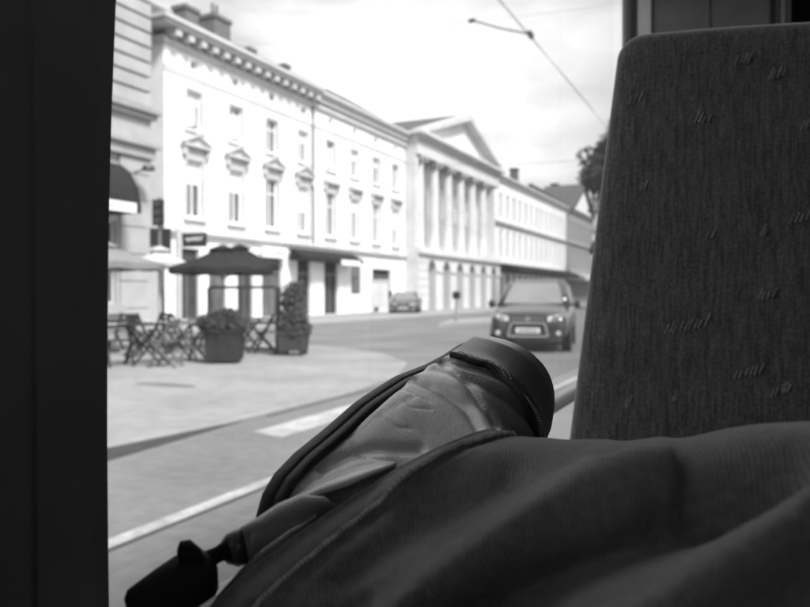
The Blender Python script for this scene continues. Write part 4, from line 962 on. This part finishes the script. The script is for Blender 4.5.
for poly in leg.data.polygons:                              # close the seam of the wrap
    us = [uvl.data[l].uv[0] for l in poly.loop_indices]
    if max(us) - min(us) > .3:
        for l in poly.loop_indices:
            if uvl.data[l].uv[0] < .2: uvl.data[l].uv[0] += .55
# hem stitching
mb = MB()
k = int(.0275 / .27 * NS + .5)
C_ = catmull(ringC, k / NS); rg = rings[k]
for j in range(0, NR):
    a, b = rg[j], rg[(j + 1) % NR]
    for q in (.1, .6):
        p0 = a + (b - a) * q; p1 = a + (b - a) * (q + .33); n0 = (p0 - C_).normalized() * .0009
        mb.tube([cw(*(p0 + n0)), cw(*(p1 + n0))], .0013, 5)
tag(mb.build('hem_stitching', 'thread', leg), kind='stuff')

# boot: local axes l (heel to toe), m (to the inner side), n (sole to instep)
BL, BM, BN = Vector((.508, .1968, .8375)), Vector((-.0153, .9749, -.2197)), Vector((.8606, -.0986, -.4996))
BO = Vector((-.0664, -.1353, .4032))
def bt(l, m, n): p = BO + (BL * l + BM * m + BN * n) * .01; return cw(*p)
MED = [(-.6, 0), (-.4, 1.4), (.2, 2.4), (1.2, 3.1), (3, 3.6), (6, 4.0), (10, 4.7), (14, 5.35), (18, 5.5), (21, 5.4), (24, 5.55), (26.5, 5.0), (28.2, 3.6), (29.2, 1.6), (29.5, 0)]
LAT = [(-.6, 0), (-.4, 1.4), (.2, 2.3), (1.2, 3.0), (3, 3.4), (6, 3.7), (10, 4.1), (14, 4.6), (18, 5.0), (21, 4.9), (24, 4.1), (26.5, 2.9), (28.4, 1.5), (29.3, .5), (29.5, 0)]
HT = [(-.6, 3), (-.3, 5.5), (.2, 7.0), (1.2, 8.2), (4, 9.0), (8, 9.4), (11, 9.6), (14, 9.2), (17, 8.3), (19, 7.5), (21, 7.0), (24, 6.5), (26.5, 5.8), (28.0, 4.9), (28.9, 3.8), (29.4, 2.2), (29.5, 1.0)]
def crease(l, f):                                           # flex folds across the vamp
    g = 0
    for c, a, s in ((13.2, -.10, .5), (15.2, .10, .6), (16.6, -.17, .45), (17.6, .16, .6), (18.9, -.20, .4), (19.6, .10, .45)):
        cc = c + 1.2 * (f - .5) * 1.4 + .25 * math.sin(f * 9 + c); g += a * math.exp(-((l - cc) / s) ** 2)
    return 1.5 * g * math.sin(math.pi * min(max(f, .04), .96)) ** .5
def upper(l, f, off=0.0):                                   # f: 0 inner sole edge .. 1 outer sole edge
    a = math.pi * f; wm, wl, h = interp(MED, l) - .25, interp(LAT, l) - .25, interp(HT, l)
    wm, wl = max(wm, .05), max(wl, .05)
    c, s = math.cos(a), math.sin(a); e = .80
    wdt = wm if c > 0 else wl
    nn = h * abs(s) ** .92; mm = wdt * math.copysign(abs(c) ** e, c)
    if l < 14: mm *= 1 - .14 * math.sin(math.pi * min(nn / 8, 1)) * (1 - l / 14)          # waist of the ankle
    g = crease(l, f) + off
    # bulge of the foot inside the leather
    g += .28 * math.exp(-((l - 10) / 3.5) ** 2 - ((f - .26) / .12) ** 2) + .15 * math.exp(-((l - 19.5) / 2) ** 2 - ((f - .2) / .1) ** 2)
    r_ = math.hypot(c * 1.0, s * 1.0)
    return bt(l + g * .0, mm + g * c, nn + .05 + g * s)
def fine(a, b, n): return [lerp(a, b, k / n) for k in range(n + 1)]
NL, NF = 300, 120
ls = [-.6, -.5, -.4, -.25, -.1] + fine(.1, 28, NL) + [28.2, 28.5, 28.8, 29.0, 29.2, 29.35, 29.45, 29.5]
BF = [([(322, 468), (345, 458), (375, 452), (420, 450)], -.0030, 5), ([(330, 484), (350, 478), (380, 470)], .0030, 14), ([(375, 428), (395, 418)], .0045, 34),
      ([(405, 372), (440, 391), (465, 409), (478, 430)], -.0022, 4), ([(428, 370), (455, 388), (480, 414), (488, 432)], .0024, 9), ([(440, 362), (469, 389), (495, 428)], -.0022, 3.5), ([(452, 372), (480, 392), (508, 430)], .0020, 8),
      ([(350, 440), (382, 420), (413, 400)], -.0008, 1.6), ([(400, 391), (430, 403)], -.0007, 1.5), ([(384, 424), (398, 433), (412, 432)], -.0008, 1.6), ([(360, 398), (400, 382), (430, 386)], -.0012, 4), ([(352, 446), (366, 462), (382, 466)], -.0010, 2.2), ([(340, 425), (356, 408), (384, 392)], .0014, 8), ([(405, 405), (412, 412), (430, 411)], -.0006, 1.5), ([(310, 486), (325, 470)], -.001, 4)]
gp_ = [[upper(l, f) for f in fine(0, 1, NF)] for l in ls]
gq_ = []
for i, row in enumerate(gp_):
    nrow = []
    for j, p in enumerate(row):
        a_ = gp_[min(i + 1, len(gp_) - 1)][j] - gp_[max(i - 1, 0)][j]; b_ = row[min(j + 1, NF)] - row[max(j - 1, 0)]; nv = a_.cross(b_)
        if nv.length > 1e-12 and 0 < j < NF * .75:
            nv.normalize()
            if nv.dot(p - cw(*(BO + (BL * ls[i] + BN * 2) * .01))) < 0: nv = -nv
            px, py = to_px(p); d = 0
            if nv.dot(CAM - p) > -.02:
                for L_, am, sg in BF: d += am * math.exp(-(min(seg_d(px, py, u_, v_) for u_, v_ in zip(L_, L_[1:])) / sg) ** 2)
            p = p + nv * d
        nrow.append(p)
    gq_.append(nrow)
mb = MB(); mb.loft(gq_, closed=False); boot = mb.build('boot', 'boot', person, smooth=True)
boot.data.materials.append(M['vamp'])  # second leather tone carries painted shade past the roll line
def fit_line(targets, l0, l1):
    t_ = []
    for tx, ty in targets:
        b_ = min((math.hypot(to_px(upper(l, f))[0] - tx, to_px(upper(l, f))[1] - ty), f, l) for l in fine(l0, l1, 60) for f in fine(.02, .7, 60)); t_.append((b_[1], b_[2]))
    return sorted(t_)
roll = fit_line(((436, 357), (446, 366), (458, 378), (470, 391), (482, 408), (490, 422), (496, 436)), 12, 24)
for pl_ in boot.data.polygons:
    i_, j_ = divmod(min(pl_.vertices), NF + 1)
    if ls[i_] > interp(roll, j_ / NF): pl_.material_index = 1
# toe cap laid over the vamp
sm_t = [(0.0, 20.2)]
for tx, ty in ((452, 366), (468, 361), (484, 364), (500, 375), (514, 392), (524, 408), (530, 424), (534, 440)):
    best = min((math.hypot(to_px(upper(l, f))[0] - tx, to_px(upper(l, f))[1] - ty), f, l) for l in fine(16, 28, 60) for f in fine(.02, .7, 60))
    sm_t.append((best[1], best[2]))
sm_t = sorted(sm_t); sm_t.append((1.0, sm_t[-1][1]))
def seam(f):
    q = [interp(sm_t, f + d) for d in (-.06, -.03, 0, .03, .06)]; return sum(q) / 5
rows = []
for q in fine(0, 1, 44):
    rows.append([upper(lerp(seam(f), 29.5, q ** .8), f, .24 if q > .01 else .02) for f in fine(0, 1, NF)])
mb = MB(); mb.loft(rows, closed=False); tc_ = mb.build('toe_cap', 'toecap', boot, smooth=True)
mb = MB(); mb.tube([upper(seam(f) - .02, f, .16) for f in fine(.01, .99, 60)], .0022, 8); mb.build('toe_piping', 'rubber', tc_, smooth=True)
mb = MB()
for q in (.45, .8):
    for k in range(90):
        f = .02 + .96 * k / 90; mb.tube([upper(seam(f) + q, f, .26), upper(seam(f + .006) + q, f + .006, .26)], .0005, 4)
tag(mb.build('toe_stitching', 'thread', tc_), kind='stuff')
# sole: welt and outsole following the outline
ol = [(l, interp(MED, l)) for l in [-.6, -.5, -.4, -.1, .2, .7, 1.2, 2, 3] + fine(4, 26.5, 40) + [27.2, 28, 28.4, 28.9, 29.3, 29.45, 29.5]]
ol += [(l, -interp(LAT, l)) for l, _ in ol[-2:0:-1]]
def toe_in(l, m): return 1 if m < 0 else 1 - .20 * max(0, min(1, (l - 9) / 9))
def solering(e, n): return [bt(13.5 + (l - 13.5) * (1 + e / 14.5), m * (1 + e / 4.5) * toe_in(l, m), n) for l, m in ol]
mb = MB(); mb.loft([solering(-.1, .12), solering(.22, .10), solering(.27, 0), solering(.25, -.42), solering(.16, -.50)]); mb.build('welt', 'sole', boot, auto=50)
mb = MB(); mb.loft([solering(.14, -.48), solering(.26, -.58), solering(.30, -.7), solering(.28, -1.25), solering(.2, -1.35)]); mb.build('outsole', 'sole', boot, auto=50)
# collar flap lying on the inner side, heel pull and cord lock
def strip(name, pts, wpx, m, parent, th=.002):
    mb = MB(); rings = []
    for (px, py, z, wd) in pts:
        a, b = camp(px - wd * .35, py - wd * .9, z + .010), camp(px + wd * .2, py + wd * .35, z - .006); d = (b - a).normalized(); nrm = Vector((-.2, .3, -1)).normalized() * th
        rings.append([cw(*(a)), cw(*(a + nrm * .9)), cw(*((a + b) / 2 + nrm * 1.5)), cw(*(b + nrm)), cw(*(b - nrm * .3))])
    mb.loft(rings); return mb.build(name, m, parent, smooth=True)
from mathutils.bvhtree import BVHTree
bvh = BVHTree.FromPolygons([v.co.copy() for v in boot.data.vertices], [tuple(p.vertices) for p in boot.data.polygons])
def boot_depth(px, py, dflt=.42):
    d = (at(px, py, 1) - CAM); h = bvh.ray_cast(CAM, d.normalized()); return (h[0] - CAM).dot(FW) if h[0] is not None else dflt
strip('collar_flap', [(px, py, boot_depth(px, py) - .004, wd) for px, py, wd in ((290, 501, 1), (300, 498, 6), (320, 491, 11), (345, 483, 11), (368, 474, 9), (385, 468, 7), (396, 464, 3))], 9, 'pale_leather', boot)
def blob(name, pts, m, parent, flat=.7, seg=20):
    mb = MB(); rings = []; pts = [(a_, b_, c_ * .9, d_) for a_, b_, c_, d_ in pts]; C3 = [cw(*camp(px, py, z)) for px, py, z, r in pts]
    for i, (px, py, z, r) in enumerate(pts):
        d = (C3[min(i + 1, len(pts) - 1)] - C3[max(i - 1, 0)]).normalized(); u = d.cross(FW).normalized(); v = u.cross(d); rad = r / F * z
        rings.append([C3[i] + u * rad * math.cos(a) + v * rad * flat * math.sin(a) for a in [2 * math.pi * k / seg for k in range(seg)]])
    mb.loft(rings); return mb.build(name, m, parent, smooth=True)
hp = blob('heel_pull', [(345, 520, .43, 8), (325, 521, .428, 24), (305, 524, .425, 30), (285, 531, .42, 28), (262, 541, .415, 23), (243, 547, .41, 19)], 'strapleather', boot)
blob('pull_end', [(244, 547, .41, 18), (236, 549, .409, 19), (226, 550, .408, 15), (221, 551, .407, 9)], 'toecap', hp)
blob('pull_loop', [(318, 520, .415, 6), (295, 541, .408, 13), (270, 562, .40, 15), (246, 585, .395, 15), (222, 612, .39, 14)], 'toecap', hp)
ck = blob('cord', [(228, 550, .405, 10), (216, 556, .402, 8), (205, 562, .40, 10), (192, 570, .398, 14)], 'rubber', hp)
blob('strap_highlight', [(292, 552, .40, 2), (272, 569, .395, 5), (254, 586, .39, 6), (240, 600, .388, 3)], 'pale_leather', hp)  # pale streak painted in as the highlight along the loop
blob('cord_lock', [(212, 566, .395, 10), (206, 569, .395, 24), (200, 573, .394, 28), (170, 593, .39, 28), (140, 614, .385, 27), (134, 618, .384, 22)], 'rubber', hp, 1.0, 24)
blob('lock_button', [(196, 566, .39, 10), (190, 556, .389, 11), (183, 549, .388, 10), (178, 548, .388, 6)], 'rubber', hp, 1.0)
